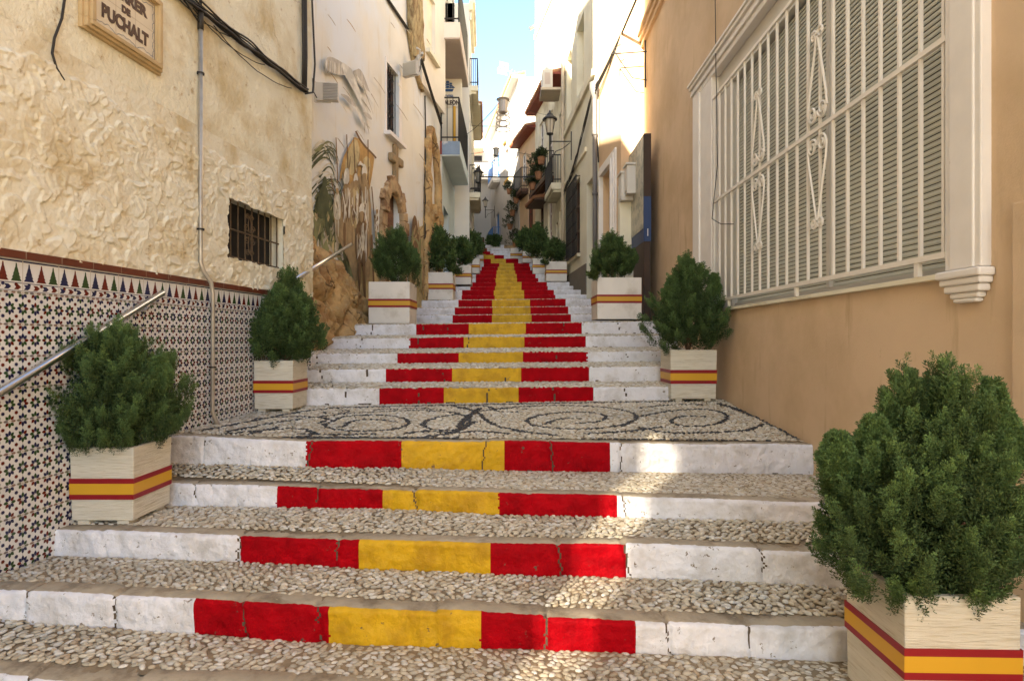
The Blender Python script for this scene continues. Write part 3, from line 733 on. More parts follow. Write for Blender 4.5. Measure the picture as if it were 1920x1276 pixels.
# second tall rock niche at px 800-825 : trunk columns
mb = MB(); rr = random.Random(8)
def knobbly(W, mb, pts, r, n=10, off=-.04, sc=3.0, seed=0, mi=0):
    # rough irregular trunk-like relief following (px,py) points on the wall
    q = [W.at(px, py, off) for px, py in pts]; out = []
    for a, b in zip(q[:-1], q[1:]):
        a = Vector(a); b = Vector(b); m = max(2, int((b-a).length/.12))
        for i in range(m): out.append(a.lerp(b, i/m))
    out.append(Vector(q[-1])); base = len(mb.v); L = len(out)
    for i, p in enumerate(out):
        for j in range(n):
            an = 6.2832*j/n; rr_ = r*(1+.55*noise.noise((math.cos(an)*1.6+seed, math.sin(an)*1.6, p.z*sc+p.y*.7)))
            mb.v.append((p.x+rr_*.7*math.sin(an), p.y+rr_*math.cos(an), p.z+.5*r*noise.noise((j, i, seed))))
    for i in range(L-1):
        for j in range(n):
            k = (j+1) % n; mb.f.append((base+i*n+j, base+i*n+k, base+(i+1)*n+k, base+(i+1)*n+j)); mb.m.append(mi)
knobbly(WB, mb, [(798,600),(799,500),(800,400),(801,300),(802,262)], .17, seed=1)
knobbly(WB, mb, [(822,520),(821,400),(820,330),(815,275),(806,240)], .18, seed=2)
knobbly(WB, mb, [(802,262),(806,240),(812,262),(818,300)], .17, seed=5)
for k in range(26):
    px = rr.uniform(803, 822); py = rr.uniform(385, 470); z_ = WB.at(px, py, -.05); knobbly(WB, mb, [(px, py+9), (px+rr.uniform(-2, 2), py-9)], rr.uniform(.12, .22), seed=k+9)
mb.build('rock_niche', m_rock, hB, smooth=True)
mb = MB()
for k, (a, b) in enumerate([(771, 779), (776, 782), (781, 786), (785, 789)]):
    knobbly(WB, mb, [(a-2, -60), (a, 0), (a+1, 50), (b, 112)], .15, seed=30+k, off=-.08)
knobbly(WB, mb, [(767, 60), (772, 100), (778, 130), (790, 170)], .10, seed=44)
mb.build('root_relief', M('root_relief_mat', (.46, .34, .17), .9, .3, 6, .9, 25, .03, stretch=(3, 3, .8), c2=(.25, .15, .07), c2s=4, c2t=(.5, .62)), hB, smooth=True)
# upper cream projecting wall with window recess (px 785..828)
mb = MB(); yu0, yu1 = WB.Z(791, -.12), 16.5; zu = 6.35
ow0, ow1 = WB.Z(800, -.12), WB.Z(816, -.12)
zo1 = 638/F*15; 
WB.face(mb, yu0, yu1, zu, 13.5, [(ow0, ow1, 7.35, 8.9, .1)], -.12); WB.shell(mb, yu0, yu1, zu, 13.5, 1, 0, -.12); mb.quad(WB.p(yu0,-.12,zu), WB.p(yu1,-.12,zu), WB.p(yu1,.3,zu), WB.p(yu0,.3,zu))
mb.build('upper_wall', m_hotelc, hB)
mb = MB(); WB.box(mb, ow0, ow1, -.03, .0, 7.35, 8.9); mb.build('window_recess', m_cream, hB)
mb = MB(); WB.box(mb, ow0-.1, ow1+.1, -.24, -.12, 7.25, 7.35); mb.build('window_ledge', m_cream, hB)
mb = MB(); pts = [WB.at(700, -45, -.03), WB.at(728, 0, -.03), WB.at(767, 58, -.03), WB.at(790, 110, -.14), WB.at(808, 170, -.14), WB.at(828, 232, -.14)]
mb.tube(pts, .03, 6); mb.tube([WB.at(728, 0, -.05), WB.at(767, 62, -.05), WB.at(790, 118, -.17), WB.at(828, 240, -.17)], .018, 5)
mb.tube([WB.at(797, 180, -.03), WB.at(798, 260, -.03), WB.at(797, 400, -.06), WB.at(797, 470, -.06)], .02, 5)
tag(mb.build('wall_cable', m_cable), 'dark cable running diagonally along the top of the mural wall', 'cables')

# rock outcrop at base of mural
mb = MB(); ny, nz_ = 190, 120; vs = []
def ztop(Y):
    return float(np.interp(Y, [7.6, 9.0, 9.7, 10.0, 10.4, 10.9, 11.5, 12.1], [1.80, 1.78, 1.70, 1.50, 1.22, .98, .82, .45]))+.07*noise.noise((Y*4, 0, 0))
for i in range(ny):
    Y = 7.75+(12.15-7.75)*i/(ny-1); zt = ztop(Y)
    for j in range(nz_):
        t = j/(nz_-1); z = -1.0+(zt+1.0)*t
        b = (.40*(1-t)**.7)*min(1, (12.2-Y)/1.2)+.10*min(1, (1-t)*6)
        cell = noise.voronoi((Y*1.9+.25*noise.noise((Y*3, z*3, 0)), z*1.3+.25*noise.noise((Y*3, z*3, 7)), 0))[0]; e = cell[1]-cell[0]
        b += .15*min(1, e*4)-.08+.07*noise.noise((Y*5, z*4, 1))+.04*noise.noise((Y*13, z*10, 1))+.022*noise.noise((Y*34, z*30, 1))
        vs.append(WB.p(Y, -max(b, .005)*(1 if t < .995 else 0)+(.02 if t >= .995 else 0), z))
mb.v = vs
for i in range(ny-1):
    for j in range(nz_-1): mb.f.append((i*nz_+j, (i+1)*nz_+j, (i+1)*nz_+j+1, i*nz_+j+1)); mb.m.append(0)
rk = mb.build('rock_outcrop', m_rock, smooth=True); tag(rk, 'ochre rock outcrop bulging from the foot of the mural wall', 'rock')

# mural painting: flat paint shapes on the wall
mu = MB()
def mm(name, c, v=.2): return M(name, c, .85, v, 5, c2=tuple(x*.72 for x in c), c2s=3, c2t=(.48, .6))
MU = [mm('paint_dark_green', (.10, .11, .05)), mm('paint_olive', (.26, .26, .12)), mm('paint_orange', (.52, .31, .11)), mm('paint_umber', (.21, .12, .055)),
      mm('paint_cream', (.70, .64, .50)), mm('paint_tan', (.42, .29, .15)), mm('paint_shadow', (.48, .41, .30)), mm('paint_sand', (.58, .46, .24)), mm('paint_pale', (.74, .70, .60)), mm('paint_grey', (.54, .49, .41))]
def sm(pts, it=1, closed=True):
    for _ in range(it):
        n = []; L = len(pts)
        for i in range(L if closed else L-1):
            a = pts[i]; b = pts[(i+1) % L]; n += [(.75*a[0]+.25*b[0], .75*a[1]+.25*b[1]), (.25*a[0]+.75*b[0], .25*a[1]+.75*b[1])]
        pts = n if closed else [pts[0]]+n+[pts[-1]]
    return pts
lay = [0]
def flush(name):
    global mu
    if mu.f: mu.build(name, MU, hB)
    mu = MB()
def poly(pts, mi, it=1):
    lay[0] += 1; o = -.003-.00022*lay[0]; pts = sm(pts, it); mu.add([WB.at(x, y, o) for x, y in pts], [tuple(range(len(pts)))], mi)
def stroke(pts, w, mi, taper=1):
    lay[0] += 1; o = -.003-.00022*lay[0]; pts = sm(pts, 2, False); L = len(pts); a = []; b = []
    for i, (x, y) in enumerate(pts):
        x1, y1 = pts[min(i+1, L-1)]; x0, y0 = pts[max(i-1, 0)]; d = math.hypot(x1-x0, y1-y0) or 1; t = i/(L-1)
        ww = w/2*((1-t) if taper == 1 else math.sin(math.pi*min(1, t*.92+.08)) if taper == 2 else 1)+.15
        a.append((x-(y1-y0)/d*ww, y+(x1-x0)/d*ww)); b.append((x+(y1-y0)/d*ww, y-(x1-x0)/d*ww))
    q = a+b[::-1]; mu.add([WB.at(x, y, o) for x, y in q], [tuple(range(len(q)))], mi)
rm = random.Random(21)
# ground wash
poly([(650,560),(660,500),(690,470),(720,470),(735,520),(735,610),(690,560)], 7)
poly([(765,470),(775,430),(800,420),(800,600),(765,600)], 7)
flush('painted_ground')
# palm + foliage at left
poly([(588,420),(596,380),(625,395),(640,430),(655,470),(664,520),(660,560),(640,500),(620,455),(590,440)], 1)
poly([(590,430),(600,395),(618,405),(632,440),(648,480),(655,530),(640,490),(620,450)], 0)
for k in range(44):
    x0 = rm.uniform(588, 606); y0 = rm.uniform(265, 400); L = rm.uniform(25, 48); s_ = rm.uniform(.3, 1)
    stroke([(x0-6, y0+10), (x0+L*.3, y0-14*s_), (x0+L*.65, y0-8), (x0+L*.85, y0+16)], rm.uniform(2.5, 4.5), rm.choice([0, 0, 1, 4]))
for k in range(95):
    x0 = rm.uniform(586, 645); y0 = rm.uniform(400, 500); 
    if y0 > 430+ (x0-586)*1.3+40: y0 -= 50
    stroke([(x0, y0), (x0+rm.uniform(-8, 10), y0-22), (x0+rm.uniform(-14, 18), y0-rm.uniform(34, 60))], rm.uniform(3, 7), rm.choice([0, 0, 1, 1, 7, 6, 4]), 2)
poly([(594,392),(598,358),(607,344),(616,358),(618,385),(610,410),(597,410)], 0)
poly([(603,352),(606,330),(613,332),(614,350)], 0)
for k in range(16):
    x0 = rm.uniform(640, 668); y0 = rm.uniform(470, 560)
    stroke([(x0, y0), (x0+rm.uniform(-8, 4), y0-16), (x0+rm.uniform(-14, 8), y0-34)], 5, rm.choice([0, 1, 6]), 2)
flush('painted_plants')
# banner
poly([(668,252),(700,290),(702,300),(694,350),(684,395),(660,370),(640,330),(636,345),(641,300),(655,272)], 2)
poly([(668,256),(676,285),(664,330),(650,325),(646,310),(656,275)], 7)
poly([(684,290),(696,300),(690,345),(682,360),(676,320)], 7)
stroke([(667,246),(678,268),(702,292),(705,297)], 3, 3, 0)
for xa, ya, xb, yb in ((630,258,636,400),(650,252,655,380),(663,258,668,380),(690,262,691,470),(697,350,707,470),(620,330,640,430),(708,392,706,470)):
    stroke([(xa, ya), ((xa+xb)/2, (ya+yb)/2), (xb, yb)], 1.6, 3, 0)
for k in range(12): stroke([(rm.uniform(640, 695), rm.uniform(275, 370)), (rm.uniform(645, 690), rm.uniform(300, 390))], 1.3, rm.choice([3, 5, 4]), 2)
flush('painted_banner')
# painted robed figures
def figure(cx, top, h, w, robe, hat, dark):
    poly([(cx-w*.35, top+h*.16), (cx+w*.35, top+h*.15), (cx+w*.55, top+h*.4), (cx+w*.5, top+h*.62), (cx+w*.3, top+h*.66), (cx-w*.4, top+h*.66), (cx-w*.55, top+h*.4)], robe)
    poly([(cx-w*.5, top+h*.25), (cx-w*.2, top+h*.18), (cx-w*.15, top+h*.6), (cx-w*.4, top+h*.6)], dark)
    poly([(cx+w*.05, top+h*.2), (cx+w*.2, top+h*.2), (cx+w*.18, top+h*.5), (cx+w*.02, top+h*.52)], 8)
    poly([(cx-w*.35, top+h*.64), (cx-w*.05, top+h*.64), (cx-w*.1, top+h*.98), (cx-w*.25, top+h)], dark)
    poly([(cx+w*.05, top+h*.64), (cx+w*.32, top+h*.64), (cx+w*.25, top+h*.96), (cx+w*.12, top+h)], robe)
    poly([(cx-w*.18, top+h*.06), (cx+w*.18, top+h*.06), (cx+w*.15, top+h*.17), (cx, top+h*.2), (cx-w*.15, top+h*.17)], 5)
    poly([(cx-w*.25, top+h*.09), (cx-w*.12, top-h*.02), (cx+w*.12, top-h*.02), (cx+w*.28, top+h*.08), (cx, top+h*.06)], hat)
    stroke([(cx-w*.3, top+h*.3), (cx-w*.1, top+h*.42), (cx+w*.2, top+h*.38)], 3, 5, 2)
    for k in range(15): stroke([(cx+rm.uniform(-.45, .45)*w, top+h*rm.uniform(.2, .4)), (cx+rm.uniform(-.4, .4)*w, top+h*rm.uniform(.5, .65))], 1.6, rm.choice([3, 4, 6, 8]), 2)
poly([(625,380),(634,345),(640,400),(660,330),(690,330),(697,400),(697,470),(690,545),(680,480),(668,540),(655,490),(640,460),(628,430)], 5)
figure(632, 346, 100, 13, 4, 8, 6); figure(650, 322, 150, 20, 5, 8, 3); figure(667, 328, 150, 19, 7, 8, 5); figure(683, 312, 190, 22, 5, 8, 3); figure(678, 385, 165, 22, 3, 8, 3)
figure(706, 388, 70, 8, 4, 8, 5)
poly([(643,345),(646,318),(652,314),(655,322),(655,345)], 8)
stroke([(682,470),(684,560)], 4, 3, 0); stroke([(697,440),(701,540)], 3, 3, 0)
poly([(676,300),(679,307),(686,309),(680,313),(676,308),(670,312)], 8)
flush('painted_figures')
# seagulls
poly([(607,126),(612,108),(621,106),(640,116),(646,122),(648,140),(640,142),(620,136)], 9, 1)
poly([(640,116),(648,120),(662,132),(672,165),(690,205),(692,216),(676,196),(664,172),(650,148),(645,138)], 8)
poly([(660,134),(668,131),(674,128),(682,140),(693,172),(696,176),(690,170),(676,164),(668,150)], 9, 1)
for k in range(8): stroke([(612+k*4, 112+k*1.2), (612+k*4, 128+k*1.2), (610+k*4.2, 137+k*.8)], 2.0, rm.choice([8, 6, 4]), 2)
for k in range(8): stroke([(664+k*2.6, 136+k*3.2), (672+k*2.2, 152+k*3), (678+k*2.1, 160+k*2.7)], 1.8, rm.choice([8, 6, 4]), 2)
poly([(636,175),(650,178),(662,190),(670,202),(660,198),(648,186)], 9); poly([(668,200),(676,212),(686,226),(690,238),(680,232),(672,220)], 8); poly([(678,210),(692,212),(699,226),(690,222)], 9)
for a, b in (((684,230),(683,250)), ((688,232),(692,252)), ((696,176),(710,202)), ((680,160),(700,215))): stroke([a, ((a[0]+b[0])/2+.5, (a[1]+b[1])/2), b], 1.5, 6)
flush('painted_gulls')
for k in range(20):
    x0 = rm.uniform(610, 790); y0 = rm.uniform(10, 300); L = rm.uniform(8, 26); stroke([(x0, y0), (x0+L*.5, y0+L*.62), (x0+L*.9, y0+L*1.3)], 1.2, rm.choice([6, 5, 6, 4]), 2)
poly([(772,415),(778,400),(783,420),(784,470),(778,500),(772,470)], 3); 
for k in range(14): stroke([(rm.uniform(766, 798), rm.uniform(400, 450)), (rm.uniform(766, 798), rm.uniform(450, 480)), (rm.uniform(766, 798), rm.uniform(480, 560))], 3, rm.choice([3, 5, 1]), 2)
flush('painted_streaks')

# flood lights
def floodlight(name, W, px, py, s, label, yaw=0, back=True, loc=None):
    c = Vector(W.at(px, py, -.28)) if loc is None else Vector(loc); t = thing(name, label, 'lamp', tuple(c), 'floodlights on the mural wall')
    mb = MB(); w, h, d = .20*s, .16*s, .05*s
    mb.box(-w, w, -d, d, -h, h)
    for k in range(11): z = -h*.9+1.8*h*k/10; mb.box(-w*.35, w*.98, -d-.035*s, -d+.001, z-.006*s, z+.006*s)
    def xf(mb, name, mat):
        o = mb.build(name, mat, t); o.matrix_parent_inverse = Matrix(); o.rotation_euler = (0, 0, yaw); return o
    xf(mb, 'housing', m_plastic)
    f2 = MB(); f2.box(-w*.33, w*.96, -d-.004, -d-.001, -h*.95, h*.95); xf(f2, 'back_plate', m_greypipe)
    g = MB(); g.box(-w*.9, w*.9, d+.001, d+.01, -h*.9, h*.9); xf(g, 'lens', m_lampglass)
    b = MB()
    b.tube([(-w*1.15, 0, -h*1.15), (-w*1.15, 0, h*1.15), (w*.2, 0, h*1.15)], .012*s, 6); b.tube([(-w*1.15, 0, -h*1.15), (w*.3, 0, -h*1.15), (w*.3, 0, -h)], .012*s, 6); b.tube([(-w*1.15, 0, h*1.1), (-w*1.5, .0, h*1.6), (-w*2.0, .1, h*1.6)], .03*s, 8)
    xf(b, 'bracket', m_plastic)
    cb = MB(); cb.tube([(-w*1.3, -.02, h*1.5), (-w*1.25, -.05, 0), (-w*.9, -.05, -h*.8)], .008, 5); xf(cb, 'cable', m_cable)
    return t
floodlight('floodlight', WB, 614, 174, .85, 'grey finned floodlight on the mural wall beside the painted gull', .1)
floodlight('floodlight', WB, 770, 130, .95, 'lower of two floodlights near the root relief, above right of the barred window', 2.7)
floodlight('floodlight', WB, 783, 118, .75, 'upper of two floodlights near the root relief, above right of the barred window', 2.0)

# ------------------------------------------------------------------ HOTEL C
def railing(mb, p0, p1, z0, z1, n, r=.012, top=True):
    p0 = Vector(p0); p1 = Vector(p1)
    for i in range(n+1):
        q = p0.lerp(p1, i/n); mb.tube([(q.x, q.y, z0), (q.x, q.y, z1)], r*(1.7 if i in (0, n) else 1), 5)
    for z in ([z1, z0+.12] if top else [z1]): mb.tube([(p0.x, p0.y, z), (p1.x, p1.y, z)], r*1.8, 5)
hC = thing('hotel_building', 'cream hotel front with two deep balconies, ship emblem and HOTEL GALEON lettering', 'hotel', (-2, 17, 0))
mb = MB(); ops = [(16.9, 18.3, .6, 3.9, .25), (16.8, 18.6, 5.6, 8.0, .2)]
WC.face(mb, 16.45, 20.2, -1, 5.2, ops[:1], 0, 0); WC.face(mb, 16.45, 20.2, 5.2, 12.0, ops[1:], .32, 1); WC.shell(mb, 16.45, 20.2, -1, 12.0, 5, 1)
mb.build('wall', [m_hotel, m_hotelc], hC)
pane(WC, 'door', hC, 16.9, 18.3, .6, 3.9, .24, m_teal, m_wood, (2, 3), .08)
pane(WC, 'balcony_door', hC, 16.8, 18.6, 5.6, 8.0, .51, m_glass, m_cream, (3, 1), .08)
mb = MB(); mb.box(-2.32, -1.62, 18.9, 19.05, 5.5, 8.42)
mb.box(-2.31, -1.64, 18.86, 18.899, 7.5, 8.40); mb.build('partition', m_hotelc, hC)
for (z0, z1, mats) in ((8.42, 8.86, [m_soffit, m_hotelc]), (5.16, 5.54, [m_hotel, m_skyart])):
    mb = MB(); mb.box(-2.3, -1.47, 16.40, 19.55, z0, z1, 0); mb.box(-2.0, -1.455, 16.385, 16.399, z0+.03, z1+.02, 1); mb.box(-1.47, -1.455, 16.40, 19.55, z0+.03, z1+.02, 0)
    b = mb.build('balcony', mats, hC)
    if z0 < 6:
        r_ = MB(); r_.box(-2.01, -1.955, 16.37, 16.384, z0+.03, z1+.02); r_.build('red_edge', m_redwood, b)
    g = MB(); railing(g, (-1.98, 16.42, 0), (-1.49, 16.42, 0), z1+.02, z1+1.25, 3); railing(g, (-1.49, 16.42, 0), (-1.49, 19.5, 0), z1+.02, z1+1.25, 24); g.build('railing', m_iron, b)
mb = MB(); mb.box(-1.84, -1.76, 18.3, 18.4, 5.6, 7.3); mb.box(-1.66, -1.60, 18.3, 18.4, 5.6, 7.3); mb.build('curtain', m_bandy, hC)
# ship emblem + lettering on the partition
sh = MB(); sx0, sz0_ = -2.22, 7.99
def spoly(pts, y=18.853): sh.add([(sx0+p[0], y, sz0_+p[1]) for p in pts]+[(sx0+p[0], y+.006, sz0_+p[1]) for p in pts], [tuple(range(len(pts)))]+[(i, (i+1) % len(pts), (i+1) % len(pts)+len(pts), i+len(pts)) for i in range(len(pts))])
spoly([(.0, .08), (.34, .08), (.37, .13), (.31, .0), (.05, .0)])
for mx, h, w in ((.06, .28, .08), (.155, .36, .11), (.255, .30, .09)):
    spoly([(mx-.004, .06), (mx+.004, .06), (mx+.004, h), (mx-.004, h)], 18.851)
    for k in range(3): z = .11+k*(h-.12)/3; spoly([(mx-w/2, z), (mx+w/2, z+.005), (mx+w/2*.8, z+(h-.12)/3*.85), (mx-w/2*.85, z+(h-.12)/3*.85)], 18.852)
spoly([(.30, .10), (.39, .12), (.30, .2)], 18.8525)
sh.build('ship_emblem', m_shipblue, hC)
text_on('HOTEL', .13, (-2.06, 18.85, 7.79), (1, 0, 0), (0, 0, 1), m_shipblue, hC, sx=1.0, bold=.004)
text_on('GALEON', .19, (-1.99, 18.85, 7.57), (1, 0, 0), (0, 0, 1), m_ink, hC, sx=.80, bold=.008)

# generic simple houses further up ----------------------------------------------------
def house(name, label, W, Za, Zb, zb, zt, mat, ops, depth=5, plinth=None, leaf=None, frame=m_whiteframe, bars=(2, 3)):
    t = thing(name, label, 'house', W.p((Za+Zb)/2, 0, zb)); mb = MB()
    W.face(mb, Za, Zb, zb, zt, [o[:4]+(o[4],) for o in ops]); W.shell(mb, Za, Zb, zb, zt, depth); mb.build('wall', mat, t)
    for o in ops:
        kind = o[5] if len(o) > 5 else 'window'; mt = o[6] if len(o) > 6 else m_glass
        pane(W, kind, t, o[0], o[1], o[2], o[3], o[4]-.01, mt, o[7] if len(o) > 7 else frame, bars, .06)
    return t
def balcony(W, parent, Za, Zb, z, out=.5, th=.18, mat=m_cream, rail_=True, h=.95, n=16, m_r=None):
    mb = MB(); W.box(mb, Za, Zb, -out, .0, z-th, z); W.box(mb, Za+.06, Zb-.06, -out+.06, .0, z-th-.08, z-th); b = mb.build('balcony', mat, parent)
    g = MB(); railing(g, W.p(Za+.03, -out+.03, 0), W.p(Zb-.03, -out+.03, 0), z, z+h, n, .011); railing(g, W.p(Za+.03, -out+.03, 0), W.p(Za+.03, 0, 0), z, z+h, 4, .011)
    g.build('railing', m_r or m_iron, b); return b
hD = house('house', 'tall white house just beyond the hotel on the left', WD, 20.2, 23.2, 0, 11.6, m_whitewall, [(20.8, 21.6, 2.6, 4.4, .15, 'door', m_wood), (21.0, 21.8, 6.2, 8.0, .12), (21.0, 21.8, 9.2, 10.6, .12), (22.2, 22.9, 2.7, 4.6, .15, 'door', m_teal)])
balcony(WD, hD, 20.4, 22.6, 5.15, .38); balcony(WD, hD, 20.5, 22.4, 8.9, .3)
mb = MB(); mb.build('moulding', m_cream, hD) if WD.box(mb, 20.2, 23.2, -.06, 0, 8.45, 8.6) is None else 0; mb = MB(); WD.box(mb, 20.15, 23.25, -.12, .0, 11.35, 11.6); WD.box(mb, 20.18, 23.22, -.2, 0, 11.6, 11.7); mb.build('cornice', m_cream, hD)
hD2 = house('house', 'cream house with shaded shutters and lantern on the left, below the end of the street', WD, 23.2, 27.4, 1, 9.3, m_cream, [(23.6, 24.3, 3.2, 5.2, .1, 'door', m_redwood), (25.0, 25.8, 3.6, 5.4, .1, 'door', m_wood), (23.8, 24.7, 6.2, 8.0, .1), (25.6, 26.5, 6.6, 8.2, .1)])
balcony(WD, hD2, 23.5, 26.0, 5.95, .35)
mb = MB(); eave(WD, mb, 23.2, 27.4, 9.3, .35); mb.build('roof', [m_terracotta, m_cream], hD2)
WL3 = Wall(.10, -.068, -1)
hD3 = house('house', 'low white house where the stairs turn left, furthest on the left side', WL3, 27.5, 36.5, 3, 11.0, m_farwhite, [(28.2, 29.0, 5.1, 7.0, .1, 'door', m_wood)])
# end wall
te = thing('house', 'plain pale house closing the top of the street', 'house', (-2, 37, 5)); mb = MB()
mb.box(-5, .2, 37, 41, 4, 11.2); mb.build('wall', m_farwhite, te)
mb = MB(); mb.box(-2.35, -1.75, 36.95, 36.99, 5.4, 6.5); mb.build('door', m_wood, te)
mb = MB(); mb.box(-2.5, -2.0, 36.95, 36.99, 8.0, 9.6); mb.build('window', m_glass, te)
mb = MB(); mb.box(-2.6, -1.3, 36.4, 37, 10.0, 10.15); b_ = mb.build('balcony', m_whitewall, te); g = MB(); railing(g, (-2.6, 36.42, 0), (-1.3, 36.42, 0), 10.15, 11.1, 14, .015); g.build('railing', m_iron, b_)
te2 = thing('house', 'upper white house with a dark awning rising behind the end of the street', 'house', (-3, 43, 6)); mb = MB()
mb.box(-6, .6, 43, 48, 4, 15.2); mb.build('wall', m_whitewall, te2)
mb = MB(); mb.hexa([(-3.3, 41.8, 13.2), (-2.1, 41.8, 13.2), (-2.1, 43, 14.0), (-3.3, 43, 14.0), (-3.3, 41.8, 13.28), (-2.1, 41.8, 13.28), (-2.1, 43, 14.1), (-3.3, 43, 14.1)]); mb.build('awning', m_wood, te2)
mb = MB(); mb.box(-3.2, -2.2, 42.95, 42.99, 11.8, 13.5); mb.build('window', m_glass, te2)

# ------------------------------------------------------------------ RIGHT HOUSE E
hE = thing('ochre_house', 'ochre rendered house with big white framed window behind a cream grille', 'house', (2.8, 5, -1.6))
og = .04  # grille plane is at a=2.66 -> off -0.04
wy0, wy1 = 3.62, 8.05; wb, wt = .42, 3.62
mb = MB(); WE.face(mb, -2.5, 12.6, -2, 7.9, [(wy0, wy1, wb, wt, .26)]); WE.shell(mb, -2.5, 12.6, -2, 7.9, 6); mb.build('wall', m_orange, hE)
mb = MB(); WE.box(mb, -2.5, 3.17, -.035, .0, -2, .74); mb.build('dado', m_orange, hE, bevel=.01)
mb = MB()
for z, o in ((6.28, .06), (6.40, .10), (6.52, .14)): WE.box(mb, -2.5, 12.65, -o, .0, z, z+.09)
mb.build('string_course', m_orange, hE)
wE = thing('tmp', '', '') ; bpy.data.objects.remove(wE)
mb = MB(); WE.box(mb, wy0, wy1, .20, .25, wb, wt); wnd = mb.build('window', m_dark, hE)
mb = MB()
nsl = 68
for i in range(nsl):
    z = wb+.06+(3.33-wb-.08)*i/nsl; h = (3.33-wb)/nsl
    p = WE.p
    for (ya, yb) in ((wy0+.05, 5.25), (5.30, 7.75)):
        mb.hexa([p(ya,.125,z), p(yb,.125,z), p(yb,.145,z+h*.3), p(ya,.145,z+h*.3), p(ya,.122,z+.012), p(yb,.122,z+.012), p(yb,.132,z+h*.9), p(ya,.132,z+h*.9)])
mb.build('shutter', m_blind, wnd)
mb = MB(); WE.box(mb, 5.25, 5.30, .085, .14, wb+.058, 3.328); WE.box(mb, wy0+.012, wy0+.06, .09, .14, wb+.006, 3.328); WE.box(mb, 7.55, 8.038, .06, .16, wb+.004, 3.328); WE.box(mb, wy0, 7.8, .09, .14, wb+.0, wb+.055); WE.box(mb, wy0+.012, 8.038, .05, .16, 3.33, 3.60); mb.build('window_frame', m_plastic, wnd)
# surround
mb = MB()
WE.box(mb, 8.04, 8.80, -.05, .265, .425, 3.61); WE.box(mb, 8.52, 8.82, -.075, -.045, .42, 3.604); mb.build('jamb', m_whiteframe, wnd, bevel=.012); mb = MB()
WE.box(mb, 3.345, 3.63, -.06, .265, .425, 3.61); WE.box(mb, 3.39, 3.58, -.072, -.055, .425, 3.61)
mb.build('jamb', m_whiteframe, wnd, bevel=.012)
mb = MB()
for z0, z1, o in ((3.605, 3.68, .053), (3.68, 3.73, .08), (3.73, 3.78, .068), (3.78, 3.83, .10), (3.83, 3.87, .12)): WE.box(mb, 3.32, 8.84+o, -o, .26, z0, z1)
mb.build('lintel', m_whiteframe, wnd, bevel=.008)
mb = MB()
for z0, z1, o, e in ((.37, .42, .10, .035), (.33, .37, .085, .02), (.285, .33, .07, .0), (.25, .285, .055, -.03), (.225, .25, .05, -.05)): WE.box(mb, 3.345-e, 3.63+e, -o, .0, z0, z1)
mb.build('corbel', m_whiteframe, wnd, bevel=.012)
mb = MB(); WE.box(mb, 3.66, 8.8, -.045, .26, .385, .42); mb.build('sill', m_cream, wnd, bevel=.004)
# grille
g = MB(); gy = [3.66+i*(7.95-3.66)/20 for i in range(21)]
def sq(W, mb, Ya, Yb, z0, z1, off, w): W.box(mb, Ya, Yb, off-w, off+w, z0, z1)
for y in gy: sq(WE, g, y-.011, y+.011, .535, 3.28, -.04, .011)
for z in (.53, 1.87, 3.28): WE.box(g, 3.63, 7.97, -.060, -.028, z-.018, z+.018)
for y in (3.9, 5.6, 7.4): sq(WE, g, y-.02, y+.02, .42, .52, -.04, .015)
gr = g.build('grille', m_grille, wnd)
for yc in (gy[7]+.015, gy[13]):
    g = MB()
    for s2 in (-1, 1):
        for s1 in (-1, 1):
            zc = 1.87+s2*.15
            scroll(WE, g, yc+s1*.085, zc, .080, 1.6, math.pi/2*(1+s1), -.06, .011, s2*s1)
            scroll(WE, g, yc+s1*.055, 1.87+s2*.83, .052, 1.5, math.pi/2*(1+s1)+0, -.06, .010, -s2*s1)
            g.tube([WE.p(yc+s1*.165, -.06, zc+s2*.0), WE.p(yc+s1*.145, -.06, zc+s2*.14), WE.p(yc+s1*.01, -.06, zc+s2*.66)], .0105, 5)
    g.build('scrollwork', m_grille, gr)
mb = MB(); mb.tube(sag(WE.at(1338, -200, -.09), WE.at(1345, 300, -.09), 12, .0, .02, 2)+sag(WE.at(1345, 310, -.09), WE.at(1335, 410, -.09), 5, 0, .01, 3)+[Vector(WE.at(1352, 420, -.07)), Vector(WE.at(1375, 420, -.05))], .006, 5)
tag(mb.build('thin_cable', m_cable), 'thin cable hanging in front of the far end of the big white grille', 'cable')

# notice board
nb = thing('notice_board', 'tall narrow map board with blue edge on a dark brown post against the ochre wall', 'notice board', at(1206, 590, 11.3))
c = nb.location; ZN = 11.2
def bx(mb, x0, x1, y0, y1, z0, z1, mi=0): mb.box(x0, x1, y0, y1, z0, z1, mi)
zA_, zB_, zC_ = (638-578)/F*ZN, (638-452)/F*ZN, (638-250)/F*ZN
XL = (1207-960)/F*ZN; XR = (1221-960)/F*ZN
mb = MB(); mb.box(XL+.01, XR-.01, ZN+.02, ZN+1.0, zA_-.3, zB_); mb.build('post', m_boardbrown, nb)
mb = MB(); mb.box(XL, XR, ZN, ZN+1.5, zB_, zC_-1.2, 0); mb.box(XL+.003, XR, ZN+.003, ZN+1.5, zC_-1.2, zC_, 1); mb.build('panel', [m_boardblue, m_boardbrown], nb)
mb = MB(); mb.box(XL-.008, XL-.001, ZN+.03, ZN+1.47, zB_+.25, zC_-.04); mb.build('map_sheet', m_map, nb)
mb = MB(); mb.box(XL+.07, XL+.085, ZN-.004, ZN, zB_+.1, zB_+.24); mb.build('label', m_whitewall, nb)

